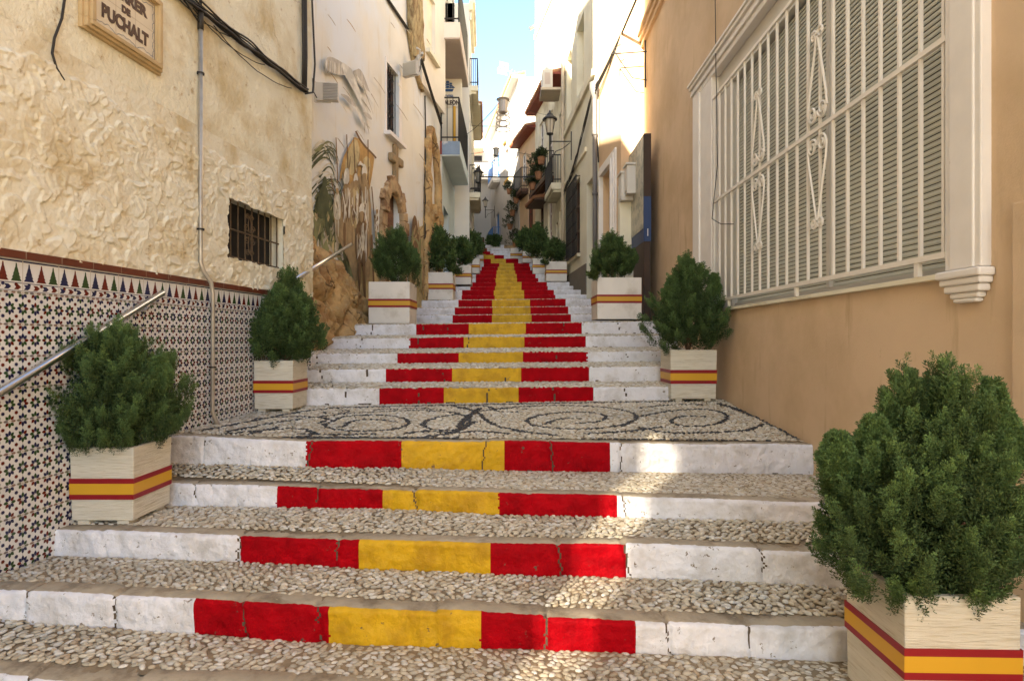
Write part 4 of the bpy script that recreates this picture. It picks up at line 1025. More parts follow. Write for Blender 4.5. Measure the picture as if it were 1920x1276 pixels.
# E2 peach/white house
hE2 = thing('peach_house', 'peach and white house with moulded door frame, between the map board and the grey drainpipe', 'house', WE2.p(13.6, 0, 0))
mb = MB(); d0, d1 = WE2.Z(1141), WE2.Z(1163)
d0, d1 = min(d0, d1), max(d0, d1)
WE2.face(mb, 12.6, 14.85, -.5, 10.6, [(13.25, 14.35, 0, 4.0, .3)]); WE2.shell(mb, 12.6, 14.85, -.5, 10.6, 4); mb.build('wall', m_peach, hE2)
pane(WE2, 'door', hE2, 13.25, 14.35, 0, 4.0, .29, m_whiteframe, m_whiteframe, (2, 3), .1)
mb = MB()
for q, (o, e) in enumerate(((.10, .0), (.07, .09), (.04, .18))):
    WE2.box(mb, 13.25-e-.09, 13.25-e, -o, 0, 0, 4.0+e+.09); WE2.box(mb, 14.35+e, 14.35+e+.09, -o, 0, 0, 4.0+e+.09); WE2.box(mb, 13.25-e, 14.35+e, -o, 0, 4.0+e, 4.0+e+.09)
mb.build('door_frame', m_whiteframe, hE2)
# meter boxes
for k, (xa, xb, ya, yb) in enumerate(((1176, 1192, 309, 362), (1165, 1176, 325, 375))):
    Zm = 11.9+k*.25; t = thing('meter_box', ('larger ' if k == 0 else 'smaller ')+'white utility meter box beside the map board'+(', nearer and higher' if k == 0 else ', farther and lower'), 'meter box', at(xa, yb, Zm), 'utility boxes beside the map board')
    x0 = (xa-960)/F*Zm; x1 = x0+.32; z0 = (638-yb)/F*Zm; z1 = (638-ya)/F*Zm
    mb = MB(); mb.box(x0, x1, Zm, Zm+.32, z0, z1); mb.box(x0-.03, x1+.02, Zm-.03, Zm+.35, z1, z1+.045); mb.build('box', m_plastic, t, bevel=.008)
    b = MB(); b.box(x0-.008, x0, Zm+.04, Zm+.28, z0+.06, z1-.05); b.build('door', m_plastic, t)
mb = MB(); x0 = (1163-960)/F*12.3; mb.box(x0, x0+.6, 12.35, 12.6, -.2, 3.3); mb.build('pier', m_cream, hE2)

# F house
hF = house('cream_house', 'yellow grey house with deep doorway and black barred window on the right', WF, 14.85, 19.6, 0, 10.9, m_fcream,
           [(15.0, 16.0, .5, 4.25, .36, 'door', m_teal, m_teal), (17.0, 18.6, 2.55, 4.75, .12, 'window', m_glass, m_wood), (16.4, 17.5, 7.2, 9.2, .25, 'window', m_cream, m_cream), (18.4, 19.3, 7.2, 9.2, .25, 'window', m_cream, m_cream)])
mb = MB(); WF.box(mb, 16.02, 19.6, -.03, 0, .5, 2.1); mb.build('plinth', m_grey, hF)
for q in ((16.0, 19.6, -.05, 0, 5.15, 5.27), (14.9, 19.6, -.08, 0, 6.75, 6.9), (16.9, 18.7, -.1, 0, 2.42, 2.52)):
    mb = MB(); WF.box(mb, *q); mb.build('moulding', m_cream, hF)
g = MB()
for i in range(9): bar(WF, g, 16.95+1.7*i/8, -.12, 2.5, 4.8, .018)
for i in range(6): hbar(WF, g, 16.95, 18.65, -.12, 2.52+2.25*i/5, .022)
for z in (2.55, 4.75): g.tube([WF.p(16.95, -.12, z), WF.p(16.95, .0, z)], .015, 5)
g.build('grille', m_iron, hF)
mb = MB(); pts = [WE2.p(14.83, -.10, -.2), WE2.p(14.83, -.10, 6.1)]; mb.tube(pts, .062, 10)
for z in (2, 3.7, 5.2): mb.lathe([(.064, -.03), (.075, -.03), (.075, .03), (.064, .03)], WE2.p(14.83, -.10, z))
mb.lathe([(.06, 0), (.14, .25), (.14, .4)], WE2.p(14.83, -.10, 6.1)); tag(mb.build('drainpipe', m_greypipe, smooth=True), 'dark grey drainpipe between the peach house and the deep doorway', 'pipe')
mb = MB(); mb.tube([WF.p(19.55, -.09, 0), WF.p(19.55, -.09, 10.8)], .06, 8); tag(mb.build('drainpipe', m_creampipe, smooth=True), 'cream drainpipe running the full height beyond the black barred window', 'pipe')
mb = MB(); rc = random.Random(14)
for i in range(7):
    pts = [Vector(WF.p(19.4, -.08, 4.9)), Vector(WF.p(18, -.08, 5.05)), Vector(WF.p(16.5, -.08, 5.6)), Vector(WF.p(14.9, -.1, 6.2))]
    out = []
    for a, b in zip(pts[:-1], pts[1:]): out += sag(a+Vector((0, 0, rc.uniform(-.12, .12))), b+Vector((0, 0, rc.uniform(-.12, .12))), 6, rc.uniform(-.05, .1), .06, i)
    mb.tube(out, .010, 5)
for i in range(4): mb.tube(sag(WE2.p(14.8, -.12, 6.2+.06*i), WE.p(9.5, -.05, 7.4+.05*i), 14, .15+.04*i, .04, i+40), .014, 5)
mb.tube([WE2.p(14.6, -.1, 6.2), WE2.p(14.5, -.12, 5.4), WE2.p(14.55, -.1, 4.9), WE2.p(14.5, -.08, 4.4)], .02, 5)
tag(mb.build('cable_bundle', m_cable), 'tangled black cables climbing the sunlit walls on the right', 'cables')
# iron wall bracket with scrolls on E near px 1190,100-160
mb = MB(); ZB_ = 12.3; bar(WE, mb, ZB_, -.03, 5.3, 6.4, .02); mb.tube([WE.p(ZB_, 0, 6.05), WE.p(ZB_, -.75, 6.0)], .014, 5); mb.tube([WE.p(ZB_, 0, 5.45), WE.p(ZB_, -.3, 5.5), WE.p(ZB_, -.55, 5.85), WE.p(ZB_, -.7, 6.1), WE.p(ZB_, -.55, 6.2)], .012, 5)
tag(mb.build('wall_bracket', m_iron), 'empty scrolled iron bracket high on the sunlit ochre wall', 'bracket')

# G tall house and others
hG = house('house', 'tall white and cream house with red eave and plant balcony on the right', WG, 19.6+2.3, 25.4, 1, 15.5, m_cream, [(22.4, 23.1, 3.6, 5.6, .12, 'door', m_redwood), (22.3, 23.1, 7.0, 8.8, .12), (23.8, 24.6, 3.8, 5.6, .12, 'window', m_glass, m_wood), (23.8, 24.6, 7.2, 9.0, .12)])
WF2 = Wall(3.19, -.072, 1)
hG0 = house('house', 'narrow cream house with a lantern and balcony beyond the cream drainpipe', WF2, 19.6, 21.9, 1, 10.9, m_cream, [(20.2, 20.9, 2.6, 4.6, .12, 'door', m_wood), (20.2, 20.9, 6.0, 8.0, .12), (21.2, 21.7, 2.9, 4.3, .12, 'window', m_glass, m_wood)])
balcony(WF2, hG0, 19.9, 21.7, 5.35, .42, .22, m_cream, n=14)
mb = MB(); eave(WF2, mb, 19.6, 21.9, 8.9, .40); mb.build('roof', [m_terracotta, m_redwood], hG0)
balcony(WG, hG, 22.1, 24.9, 6.2, .35, .15, m_wood, n=20)
mb = MB(); eave(WG, mb, 22.0, 25.4, 9.7, .4); mb.build('lower_roof', [m_terracotta, m_redwood], hG)
mb = MB(); WG.box(mb, 21.9, 25.4, -.06, 0, 13.0, 13.2); mb.build('cornice', m_whitewall, hG)
# small slanted porch roof
mb = MB(); eave(WG, mb, 22.9, 24.6, 5.5, .55); mb.build('porch_roof', [m_terracotta, m_wood], hG)
hH = house('house', 'orange house with a brown gate and tiled eave where the stairs narrow', WH, 25.4, 28.1, 2, 9.3, m_peach, [(25.9, 26.7, 3.9, 6.6, .1, 'gate', m_redwood, m_wood), (27.0, 27.7, 7.4, 8.7, .1)])
mb = MB(); eave(WH, mb, 25.3, 28.2, 9.2, .45); mb.build('roof', [m_terracotta, m_redwood], hH)
balcony(WH, hH, 26.6, 28.0, 6.9, .35, .15, m_wood, n=12)
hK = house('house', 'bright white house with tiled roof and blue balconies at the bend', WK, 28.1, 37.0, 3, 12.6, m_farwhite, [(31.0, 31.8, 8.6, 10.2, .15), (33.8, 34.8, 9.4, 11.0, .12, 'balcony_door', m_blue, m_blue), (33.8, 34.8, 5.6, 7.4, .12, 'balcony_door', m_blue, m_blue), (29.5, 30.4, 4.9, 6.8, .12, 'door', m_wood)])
for z in (9.3, 5.5): balcony(WK, hK, 33.4, 35.2, z, .45, .2, m_whitewall, n=12, m_r=m_blue)
mb = MB(); eave(WK, mb, 28.1, 37.0, 12.6, .35, n=34); mb.build('roof', [m_terracotta, m_whitewall], hK)
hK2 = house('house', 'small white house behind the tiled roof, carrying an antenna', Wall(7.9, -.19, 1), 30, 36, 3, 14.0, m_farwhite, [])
# chimneys / awning yellow bars on K
mb = MB(); WK.box(mb, 31.4, 32.0, -.12, 0, 10.6, 10.7); WK.box(mb, 30.8, 32.0, -.06, 0, 8.45, 8.6); mb.build('ledge', m_bandy, hK)
# antenna
an = thing('tv_antenna', 'television antenna leaning over the far rooftops against the sky', 'antenna', at(985, 170, 27)); mb = MB()
mb.tube([at(992, 149, 27), at(975, 147, 27), at(955, 134, 27), at(936, 125, 27)], .02, 5); mb.tube([at(975, 175, 27), at(975, 143, 27)], .02, 5)
mb.build('boom', m_plastic, an); mb = MB()
for k in range(7):
    mb.tube([at(937+k*2.6, 115+k*.7, 27), at(937+k*2.6, 126+k*.7, 27.3)], .009, 4); mb.tube([at(933+k*2.6, 128+k*1.2, 27), at(935+k*2.6, 138+k*.6, 26.8)], .009, 4)
for k in range(3): mb.tube([at(937, 116+k*4.5, 27), at(953, 120+k*4.5, 27)], .009, 4); mb.tube([at(933, 129+k*4, 27), at(950, 135+k*3, 27)], .009, 4)
for k in range(5): mb.tube([at(960+k*5, 130+k*3.5, 26.7), at(958+k*5, 140+k*3.5, 27.4)], .008, 4)
mb.build('elements', m_plastic, an)
# AC unit
ac = thing('air_conditioner', 'white air conditioner unit on a ledge high on the right, above the street lamp', 'air conditioner', at(1026, 178, 19.5)); mb = MB()
A_ = at(1016, 172, 19.6); mb.box(A_.x, A_.x+.34, A_.y-.3, A_.y+.45, A_.z, A_.z+.62); mb.build('casing', m_plastic, ac, bevel=.02)
mb = MB(); mb.box(A_.x-.05, A_.x+.6, A_.y-.4, A_.y+.55, A_.z-.10, A_.z-.02); mb.build('shelf', m_creampipe, ac)
mb = MB(); mb.box(A_.x+.08, A_.x+.26, A_.y-.306, A_.y-.301, A_.z+.12, A_.z+.5); mb.build('grille', m_soffit, ac)
# flood lamps near sky
mb = MB(); mb.tube([at(1012, 48, 21), at(1003, 49, 21), at(993, 54, 21)], .04, 6, r2=.07); tag(mb.build('security_camera', m_plastic), 'small white spotlight arm poking into the sky from the tall right house', 'lamp')
mb = MB(); mb.tube([at(874, 24, 20.3), at(882, 24, 20.3), at(881, 38, 20.3)], .05, 6); tag(mb.build('wall_spotlight', m_plastic), 'small white spotlight on the roof edge of the tall left house', 'lamp')

# street lanterns
def lantern(name, c, s, label, side, W=None):
    c = Vector(c); t = thing(name, label, 'street lamp', tuple(c), 'classic street lanterns on brackets')
    mb = MB(); n = 6
    def ring(r, z): return [(c.x+r*s*math.cos(6.2832*(j+.5)/n), c.y+r*s*math.sin(6.2832*(j+.5)/n), c.z+z*s) for j in range(n)]
    prof = [(.19, .50), (.26, .50), (.26, .54), (.12, .66), (.11, .70), (.05, .76), (.012, .85)]
    mb.lathe([(r*s, z*s) for r, z in prof], c, 12); mb.lathe([(.05*s, -.02*s), (.12*s, 0), (.12*s, .03*s), (.0, .03*s)], c, 10)
    for j in range(n):
        a = 6.2832*(j+.5)/n; mb.tube([(c.x+.115*s*math.cos(a), c.y+.115*s*math.sin(a), c.z+.02*s), (c.x+.20*s*math.cos(a), c.y+.20*s*math.sin(a), c.z+.5*s)], .010*s, 5)
    mb.build('frame', m_iron, t)
    g = MB(); g.lathe([(.108*s, .03*s), (.192*s, .5*s)], c, 6); g.build('glass', m_lampglass, t)
    b = MB(); b.tube([c+Vector((0, 0, 0)), c+Vector((0, 0, -.9*s))], .02*s+.01, 6); b.tube([c+Vector((0, 0, -.25*s)), c+Vector((side*.75*s, 0, -.25*s))], .02*s, 6)
    b.tube([c+Vector((side*.05*s, 0, -.9*s)), c+Vector((side*.2*s, 0, -.6*s)), c+Vector((side*.45*s, 0, -.5*s)), c+Vector((side*.7*s, 0, -.3*s))], .014*s, 6)
    b.tube([c+Vector((side*.75*s, 0, .1*s)), c+Vector((side*.75*s, 0, -.9*s))], .02*s, 6); b.build('bracket', m_iron, t)
    return t
lantern('street_lamp', at(1031, 252, 17.5), .85, 'black lantern on a bracket under the air conditioner on the right', 1)
lantern('street_lamp', at(897, 343, 22), .75, 'black lantern on the left just past the hotel balconies', -1)
lantern('street_lamp', at(910, 388, 30), .62, 'smallest far black lantern near the end wall', 1)
m_cagegrey = M('lantern_metal', (.42, .40, .37), .4, .1, metal=.3)
# hanging glass jars
def jar(c, s, label):
    c = Vector(c); t = thing('hanging_lantern', label, 'lantern', tuple(c), 'wire lanterns hanging over the street'); mb = MB()
    mb.lathe([(.02*s, .55*s), (.16*s, .52*s), (.20*s, .50*s), (.14*s, .46*s), (.13*s, .1*s), (.0, .1*s)], c, 12); mb.build('cap', m_cagegrey, t)
    w = MB()
    for r, z in ((.19, .1), (.20, -.05), (.21, -.22), (.22, -.4)): w.tube([(c.x+r*s*math.cos(a/16*6.2832), c.y+r*s*math.sin(a/16*6.2832), c.z+z*s) for a in range(17)], .012*s+.003, 5)
    for j in range(6): a = 6.2832*j/6; w.tube([(c.x+.14*s*math.cos(a), c.y+.14*s*math.sin(a), c.z+.2*s), (c.x+.22*s*math.cos(a), c.y+.22*s*math.sin(a), c.z-.4*s)], .007*s+.002, 4)
    w.build('cage', m_cagegrey, t)
    return c+Vector((0, 0, .55*s))
j1 = jar(at(943, 218, 15), .85, 'larger wire cage lantern hanging over the street against the far white house')
j2 = jar(at(930, 296, 22), .7, 'smaller wire cage lantern hanging lower and farther up the street')
mb = MB(); mb.tube(sag(WC.p(19, -.4, 6.6), j1, 12, .1, 0), .008, 5); mb.tube(sag(j1, WG.p(22.2, 0, 8.5), 14, .1, 0), .006, 5); mb.tube(sag(WD.p(22, 0, 7.0), j2, 12, .05, 0), .008, 5); mb.tube(sag(j2, WG.p(23, 0, 7.2), 12, .05, 0), .008, 5)
mb.tube(sag(at(895, 331, 22), at(1003, 331, 20.5), 12, .02, 0), .025, 5); mb.tube(sag(at(885, 236, 21), at(1000, 236, 22), 12, .02, 0), .008, 5)
tag(mb.build('overhead_wires', m_cable), 'dark wires strung across the narrow street overhead', 'wires')

# ------------------------------------------------------------------ plants
def spray(nb_, nl, L, bl, ll, lw, seed):
    rr = random.Random(seed); V = []; Fs = []; T = []
    def leaf(p, d, l, w, t):
        d = d.normalized(); u = d.cross(Vector((rr.gauss(0, 1), rr.gauss(0, 1), rr.gauss(0, 1)))).normalized(); b = len(V)
        V.extend([p, p+d*l*.5+u*w, p+d*l, p+d*l*.5-u*w]); Fs.append((b, b+1, b+2, b+3)); T.extend([t]*4)
    for i in range(nb_):
        t = (i+.5)/nb_; p = Vector((0, 0, L*t)); a = i*2.4+rr.uniform(-.4, .4); q = bl*(1.15-t*.85)*rr.uniform(.7, 1.2)
        d = Vector((math.cos(a), math.sin(a), .75+.5*t)).normalized()
        for k in range(nl):
            s = (k+.5)/nl; pp = p+d*q*s; b_ = a+k*2.4; dl = (d+Vector((math.cos(b_), math.sin(b_), math.sin(b_*1.7)))*.7)
            leaf(pp, dl, ll*rr.uniform(.7, 1.25), lw, .45+.55*t*s)
        leaf(p+d*q, d, ll*1.2, lw, 1)
    for k in range(3): leaf(Vector((0, 0, L)), Vector((rr.gauss(0, .4), rr.gauss(0, .4), 1)), ll*1.3, lw, 1)
    return np.array(V), np.array(Fs), np.array(T)
LOD = {0: [spray(17, 6, .13, .040, .0135, .0030, s) for s in range(4)], 1: [spray(11, 4, .13, .042, .020, .0048, s+9) for s in range(3)], 2: [spray(6, 2, .16, .05, .05, .011, s+19) for s in range(2)]}
def crown_mesh(name, parent, c, rx, rz, n, lod, seed, spikes=(), size=1.0, base=(.075, .132, .046), flat=.55, ry=None, thin=0):
    rr = np.random.default_rng(seed); ry = ry or rx; Vs = []; Fs = []; Cs = []; nb = 0; c = np.array(c)
    lump = [(rr.normal(size=3), rr.uniform(.10, .22)) for _ in range(14)]
    lump = [(v/np.linalg.norm(v), w) for v, w in lump]
    NP = 230 if lod == 0 else 150 if lod == 1 else 70
    plumes = []
    for q in range(NP):
        d = rr.normal(size=3); d /= np.linalg.norm(d)
        if d[2] < -.85: d[2] = -d[2]
        if q < NP*.25: d[2] = abs(d[2])+.5; d /= np.linalg.norm(d)
        f = 1+sum(w*max(0, float(d@v)-.72)/.28 for v, w in lump)-.12
        nar = 1-.42*max(0., d[2])**1.3; rzz = rz*(1.0 if d[2] > 0 else flat)
        xy = f*nar*(1+.22*min(1, max(0, -d[2])*1.3))
        tip = c+np.array([d[0]*rx*xy, d[1]*ry*xy, d[2]*rzz*f]); up = np.array([d[0]*.55, d[1]*.55, .80+.25*max(d[2], 0)]); up /= np.linalg.norm(up)
        Lp = rx*rr.uniform(.28, .50); tip = tip+up*rx*rr.uniform(.0, .16)*(1+1.4*max(0, d[2])**2)
        plumes.append((tip-up*Lp, tip, rx*rr.uniform(.035, .075), rr.uniform(.78, 1.22)))
    for i in range(n+len(spikes)*int(60*n/900+8)):
        if i < n and i % 20 < 13:
            b_, t_, pr, pt = plumes[i*17 % NP]; t = rr.uniform(0, 1)**.8; a = rr.uniform(0, 6.283); w = pr*(1.05-t)*1.5
            u0 = (t_-b_)/np.linalg.norm(t_-b_)
            p = b_+(t_-b_)*t; p = p+np.array([math.cos(a)*w, math.sin(a)*w, rr.normal()*.01]); ax = u0*1.0+np.array([math.cos(a)*.42, math.sin(a)*.42, .1])+rr.normal(size=3)*.08
            sc = size*rr.uniform(.6, .95)*(1-.25*t); tone = pt*rr.uniform(.85, 1.15)*(.45+.72*t); k = .9  # tone falls towards plume base, imitating shaded gaps between clumps
        elif i < n:
            d = rr.normal(size=3); d /= np.linalg.norm(d)
            k = rr.uniform(.45, .97)
            if i % 3: d[2] = d[2]*1.0
            rzz = rz*(1.0 if d[2] > 0 else flat)
            q_ = (1-.42*max(0., d[2])**1.3)*(1+.22*min(1, max(0, -d[2])*1.3)); p = c+np.array([d[0]*rx*q_, d[1]*ry*q_, d[2]*rzz])*k
            ax = np.array([d[0]*.5, d[1]*.5, .9])+rr.normal(size=3)*.25
            sc = size*rr.uniform(.8, 1.2); tone = rr.uniform(.4, .6)+.35*max(0, k-.6)  # inner sprays coloured darker to imitate shade inside the crown
        else:
            sp = spikes[(i-n) % len(spikes)]; t = rr.uniform(0, 1); w = sp[3]*(1-t*.9); a = rr.uniform(0, 6.28)
            p = np.array([sp[0]+w*math.cos(a), sp[1]+w*math.sin(a), sp[2]*1.0-sp[4]*(1-t)]); ax = np.array([math.cos(a)*.4, math.sin(a)*.4, 1.0])+rr.normal(size=3)*.12; sc = size*.8; tone = rr.uniform(.8, 1.25); k = 1
        ax /= np.linalg.norm(ax); u = np.cross(ax, rr.normal(size=3)); u /= np.linalg.norm(u); w_ = np.cross(ax, u)
        V, Fq, T = LOD[lod][rr.integers(len(LOD[lod]))]
        P = (V[:, 0:1]*u+V[:, 1:2]*w_+V[:, 2:3]*ax)*sc
        P = P-ax*.055*sc+p; Vs.append(P); Fs.append(Fq+nb); nb += len(P)
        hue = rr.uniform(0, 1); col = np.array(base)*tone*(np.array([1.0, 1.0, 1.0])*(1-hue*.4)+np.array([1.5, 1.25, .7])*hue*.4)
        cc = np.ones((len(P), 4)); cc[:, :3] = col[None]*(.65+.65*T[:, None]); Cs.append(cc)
    V = np.concatenate(Vs); Fq = np.concatenate(Fs); C_ = np.concatenate(Cs)
    me = bpy.data.meshes.new(name); me.vertices.add(len(V)); me.vertices.foreach_set('co', V.reshape(-1)); me.loops.add(len(Fq)*4); me.loops.foreach_set('vertex_index', Fq.reshape(-1).astype(np.int32))
    me.polygons.add(len(Fq)); me.polygons.foreach_set('loop_start', (np.arange(len(Fq))*4).astype(np.int32)); me.update(calc_edges=True)
    ca = me.color_attributes.new('Col', 'FLOAT_COLOR', 'POINT'); ca.data.foreach_set('color', C_.reshape(-1)); me.materials.append(m_foliage)
    o = link(name, me, parent); o.matrix_parent_inverse = Matrix.Translation(-parent.location); return o
def shrub(label, Z, cx, top, bot, w_px, n, lod, seed, spikes=(), size=1.0, group='conifer shrubs in planters', flat=.74, ry=None, base=(.075, .132, .046)):
    """cx, top, bot, width in photo pixels at distance Z"""
    w_px *= (.88 if Z > 14 else 1); rx = w_px/2/F*Z; H = (bot-top)/F*Z; c = at(cx, top+(bot-top)*.60, Z); rz = H*.60
    t = thing('conifer_shrub', label, 'shrub', tuple(at(cx, bot, Z)), group)
    sp = []
    for (px, py, w, h) in spikes:
        q = at(px, py, Z); sp.append((q.x, q.y, q.z-.1*size, w, h))
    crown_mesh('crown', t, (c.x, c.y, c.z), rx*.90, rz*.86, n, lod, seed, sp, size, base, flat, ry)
    mb = MB(); rr = random.Random(seed); b = at(cx, bot, Z)
    for k in range(7): mb.tube([b+Vector((rr.uniform(-.03, .03), rr.uniform(-.03, .03), -.05)), b.lerp(c, .5)+Vector((rr.uniform(-.3, .3)*rx, rr.uniform(-.3, .3)*rx, 0)), c+Vector((rr.uniform(-.8, .8)*rx, rr.uniform(-.8, .8)*rx, rr.uniform(0, .5)*rz))], .012, 5, r2=.004)
    mb.build('trunk', m_bark, t); return t

# planters
def planter(label, x0, x1, y0, y1, z0, z1, mat, rot=0, taper=.0, band=(.36, .62), feet=True, group='planter boxes with red and yellow bands'):
    cx, cy = (x0+x1)/2, (y0+y1)/2; t = thing('planter', label, 'planter', (cx, cy, z0), group); t.rotation_euler = (0, 0, rot)
    w, d, h = (x1-x0)/2, (y1-y0)/2, z1-z0
    def fin(mb, name, m, bev=0):
        o = mb.build(name, m, t, bevel=bev); o.matrix_parent_inverse = Matrix(); return o
    def ring(s, z): return [(-w*s, -d*s, z), (w*s, -d*s, z), (w*s, d*s, z), (-w*s, d*s, z)]
    f0 = .03 if feet else 0; th = .035/w
    sc = lambda z: 1-taper*(1-z/h)
    mb = MB(); R0 = ring(sc(f0), f0); R1 = ring(1, h); R2 = ring(1-th, h); R3 = ring(1-th, h-.09)
    mb.add(R0+R1+R2+R3, [(3,2,1,0),(0,1,5,4),(1,2,6,5),(2,3,7,6),(3,0,4,7),(4,5,9,8),(5,6,10,9),(6,7,11,10),(7,4,8,11),(8,9,13,12),(9,10,14,13),(10,11,15,14),(11,8,12,15)])
    fin(mb, 'box', mat, .006)
    s = MB(); s.add(ring(1-th*.99, h-.085), [(0, 1, 2, 3)]); fin(s, 'soil', m_soil)
    b0, b1 = h*band[0], h*band[1]; q = (b1-b0); o_ = .006/w+.0
    b = MB()
    for za, zb_, mi in ((b0, b0+q*.24, 0), (b0+q*.24, b0+q*.76, 1), (b0+q*.76, b1, 0)):
        a_ = ring(sc(za)+o_, za); c_ = ring(sc(zb_)+o_, zb_); b.add(a_+c_, [(0,1,5,4),(1,2,6,5),(2,3,7,6),(3,0,4,7)], mi)
        if za == b0: 
            i_ = ring(sc(za)-.001, za); b.add(a_+i_, [(0,4,5,1),(1,5,6,2),(2,6,7,3),(3,7,4,0)], mi)
        if zb_ == b1:
            i_ = ring(sc(zb_)-.001, zb_); b.add(c_+i_, [(0,1,5,4),(1,2,6,5),(2,3,7,6),(3,0,4,7)], mi)
    fin(b, 'band', [m_bandr, m_bandy])
    if feet:
        for sx_ in (-1, 1):
            for sy_ in (-1, 1):
                f = MB(); f.box(sx_*w*.62-.04, sx_*w*.62+.04, sy_*d*.7-.05, sy_*d*.7+.05, 0, f0-.001); fin(f, 'foot', m_ridged)
    return t
BAND = (.28, .60)
# near right
planter('nearest planter at the bottom right corner, ridged cream box', 1.59, 2.05, 2.36, 2.80, -1.63, -1.03, m_ridged, R(-1.5), .02, (.44, .65))
shrub('biggest nearest conifer shrub at the bottom right, reaching over the lowest steps', 2.62, 1725, 740, 1108, 366, 4600, 0, 1, [(1785,690,.09,.22),(1860,690,.07,.22),(1740,700,.06,.16),(1690,755,.06,.15),(1640,760,.06,.12),(1570,790,.06,.12),(1890,760,.06,.14)], 1.0, ry=.36)
planter('ridged cream planter beside the tiled wall, lower left', -3.04, -2.60, 4.03, 4.48, -1.268, -.735, m_ridged, R(0), .04, (.33, .60))
shrub('bushy conifer shrub in front of the tiles and handrail, lower left', 4.24, 220, 612, 848, 222, 3200, 0, 2, [(235,625,.10,.2),(300,655,.07,.14),(205,640,.06,.14)], 1.0)
planter('ridged cream planter at the left end of the patterned landing', -2.765, -2.345, 6.28, 6.72, -.765, -.215, m_ridged, R(0), .02, (.37, .61))
shrub('conifer shrub at the left end of the patterned landing, tall pointed top', 6.5, 536, 530, 676, 130, 2500, 1, 3, [(524,520,.10,.25),(560,545,.08,.2),(508,550,.08,.2)], 1.15)
planter('ridged cream planter at the right end of the patterned landing', 2.01, 2.60, 7.44, 7.95, -.77, -.12, m_ridged, R(0), .04, (.34, .61))
shrub('pointed conifer shrub against the ochre wall, above the right end of the landing', 7.68, 1290, 488, 662, 132, 2500, 1, 4, [(1295,480,.11,.30),(1340,505,.08,.25),(1262,510,.08,.2)], 1.15)
def pplant(label, Z, xa, xb, yt, yb, shr, depth=None, side=0, lod=2, n=300, seed=5, sizes=1.5, lab2='', spikes=()):
    x0 = (xa-960)/F*Z; x1 = (xb-960)/F*Z; z1 = (638-yt)/F*Z; z0 = (638-yb)/F*Z; d = depth or (x1-x0)
    planter(label, x0, x1, Z, Z+d, z0, z1, m_smoothbox, 0, 0, (.385, .59), False, 'smooth white planters going up the stairs')
    if shr: cx, top, w = shr; shrub(lab2, Z+d/2, cx, top, yt+1, w, n, lod, seed, spikes, sizes)
pplant('large smooth white planter left of the fifth flight, beside the stone arch', 10.56, 691, 768, 528, 606, (742, 432, 92), .78, seed=6, lod=1, n=1500, sizes=1.25, lab2='broad conifer shrub in front of the stone arch', spikes=[(740,425,.12,.35),(715,455,.1,.2),(775,460,.1,.2)])
pplant('large smooth white planter in front of the map board, right of the steps', 10.56, 1120, 1203, 520, 598, (1150, 442, 84), .78, seed=7, lod=1, n=1500, sizes=1.25, lab2='airy conifer shrub in front of the map board and grey drainpipe', spikes=[(1158,438,.12,.3),(1185,460,.1,.2),(1125,460,.1,.2)])
pplant('second smooth white planter up the left side', 14.9, 795, 849, 510, 562, (826, 435, 62), .7, seed=8, n=420, sizes=1.7, lab2='conifer shrub in the second white planter on the left, before the tall rock niche')
pplant('third white planter up the left side', 18.0, 846, 883, 497, 533, (866, 450, 42), .6, seed=9, n=260, sizes=2.0, lab2='third shrub up the left side of the white planters')
pplant('fourth and small white planter up the left side, partly hidden by its neighbour', 20.6, 884, 899, 485, 512, (882, 438, 36), .5, seed=10, n=230, sizes=2.1, lab2='fourth shrub up the left side, under the hotel balcony end')
pplant('fifth tiny white planter on the left side of the steps', 23.3, 893, 906, 478, 496, (893, 446, 24), .4, seed=12, n=160, sizes=2.1, lab2='fifth small shrub, last on the left side before the bend')
pplant('white planter on the right below the black barred window', 18.6, 1024, 1063, 490, 527, (1040, 458, 36), .65, seed=13, n=200, sizes=2.0, lab2='sparse shrub in the planter below the black barred window')
pplant('second white planter on the right beyond the black barred window', 20.1, 999, 1022, 484, 513, (1006, 430, 44), .5, seed=14, n=300, sizes=2.2, lab2='dark tall shrub beyond the black barred window', spikes=[(1008,425,.12,.4)])
pplant('third white planter on the right, partly behind another', 22.7, 980, 995, 471, 492, (986, 435, 34), .4, seed=15, n=230, sizes=2.2, lab2='dark shrub in front of the orange house')
pplant('fourth white planter on the right, set further in toward the steps', 24.4, 957, 979, 465, 489, None, .45)
pplant('white planter at the bend, nearer of the two in the middle of the view', 27.6, 922, 937, 463, 476, (929, 446, 15), .4, seed=16, n=110, sizes=2.0, lab2='small round shrub at the bend, right one of two')
pplant('farthest tiny planter at the bend, next to the end wall', 29.5, 913, 921, 460.5, 469, (917, 445, 9), .3, seed=17, n=80, sizes=1.8, lab2='tiny dark shrub at the bend, left one of two')
# trailing plants over planter rims
def trail(label, Z, px, py, w, seed):
    c = at(px, py, Z); t = thing('trailing_plant', label, 'plant', tuple(c), 'leafy plants spilling over planter rims')
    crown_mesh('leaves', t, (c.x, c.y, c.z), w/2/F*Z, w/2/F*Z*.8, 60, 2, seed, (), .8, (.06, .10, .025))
trail('green plant spilling over the rim of the second left white planter', 14.9, 857, 512, 16, 50)
trail('green plant spilling over the left rim of the white planter before the map board', 10.5, 1112, 519, 14, 51)
trail('green plant spilling over the left rim of the planter below the black barred window', 18.5, 1020, 494, 14, 52)
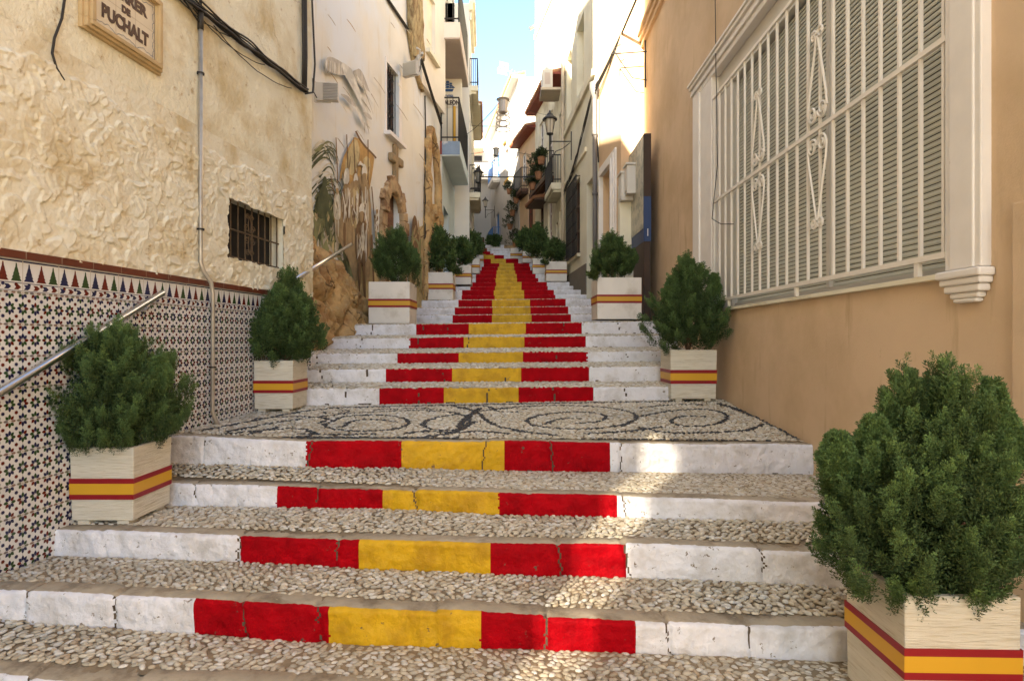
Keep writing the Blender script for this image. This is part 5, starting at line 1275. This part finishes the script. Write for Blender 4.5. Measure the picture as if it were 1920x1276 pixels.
# balcony plants on G
def pots(label, pts, seed):
    t = thing('potted_plants', label, 'plant', tuple(pts[0][0]), 'plants on the far right balcony')
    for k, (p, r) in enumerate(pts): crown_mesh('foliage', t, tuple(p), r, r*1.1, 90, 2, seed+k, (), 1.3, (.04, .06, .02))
    mb = MB()
    for p, r in pts: mb.lathe([(.0, -.32), (.10, -.32), (.15, -.05), (.13, -.05)], p, 10)
    mb.build('pot', m_terracotta, t)
for k, (px, py, Z, r) in enumerate([(1003, 305, 22.2, .28), (1010, 320, 21.9, .30), (998, 340, 22.4, .25), (1015, 292, 21.6, .2)]):
    pots(['leafy pot highest on the right balcony', 'large hanging plant under the right balcony rail', 'trailing plant lowest on the right balcony', 'small pot nearest the lamp on the right balcony'][k], [(at(px, py, Z), r*.8)], 60+k)
for k, (px, py, Z, r) in enumerate([(955, 352, 0, .26), (961, 392, 0, .32), (968, 368, 0, .24), (956, 418, 0, .34), (966, 450, 0, .40)]):
    pots(['plant hung topmost on the far white house', 'dense plant midway up the far white house', 'basket plant right of the others on the far white house', 'low hung plant near the far steps', 'dark plant lowest of those by the far white house, behind the fourth right planter'][k], [(Vector(WK.at(px, py, -.22)), r)], 80+k)

# ------------------------------------------------------------------ unseen wall added behind the viewpoint to block and shape the sun
shade_wall = thing('house', 'tall unseen wall added on the left behind the viewpoint to shade the street', 'house', (-3.5, -6, -1.8)); mb = MB()
WX = Wall(-3.5, 0, -1)
WX.face(mb, -12, -1.7, -2, 15, [(-5.5, -4.50, 1.2, 4.8, .12)]); [WX.box(mb, -5.48+.085*q, -5.48+.085*q+.066, .03, .034, 1.2, 4.8) for q in range(12)]; mb.quad((-3.5,-1.7,-2),(-3.85,-1.5,-2),(-3.85,-1.5,15),(-3.5,-1.7,15)); mb.build('wall', m_cream, shade_wall)  # opening and slats shaped to throw a softened sun patch on the steps

# ------------------------------------------------------------------ camera, light
cam = bpy.data.cameras.new('Camera'); co = bpy.data.objects.new('Camera', cam); COL.objects.link(co)
co.location = (0, 0, 0); co.rotation_euler = (R(90), 0, 0); cam.sensor_width = 36; cam.lens = 36*F/1920; cam.clip_start = .05; cam.clip_end = 2000
SC.camera = co
EL = 26; az = Vector((-.43, -.903, 0)).normalized(); sd = Vector((az.x*math.cos(R(EL)), az.y*math.cos(R(EL)), math.sin(R(EL))))
sl = bpy.data.lights.new('Sun', 'SUN'); sl.energy = 4.5; sl.angle = R(.5); sl.color = (1, .93, .80)
so = bpy.data.objects.new('Sun', sl); COL.objects.link(so); so.rotation_euler = sd.to_track_quat('Z', 'Y').to_euler(); so.location = (0, 0, 30)
wd = bpy.data.worlds.new('World'); SC.world = wd; wd.use_nodes = True; nt = wd.node_tree
sk = nt.nodes.new('ShaderNodeTexSky'); sk.sky_type = 'NISHITA'; sk.sun_disc = False; sk.sun_elevation = R(EL); sk.sun_rotation = math.atan2(az.x, az.y)
nt.links.new(sk.outputs[0], nt.nodes['Background'].inputs[0]); nt.nodes['Background'].inputs[1].default_value = .070
sk.ozone_density = 2.0; sk.dust_density = .4
vs_ = SC.view_settings; vs_.view_transform = 'Standard'; vs_.look = 'None'; vs_.exposure = 2.92; vs_.gamma = 1
vs_.use_white_balance = True; vs_.white_balance_temperature = 7300; vs_.white_balance_tint = 10
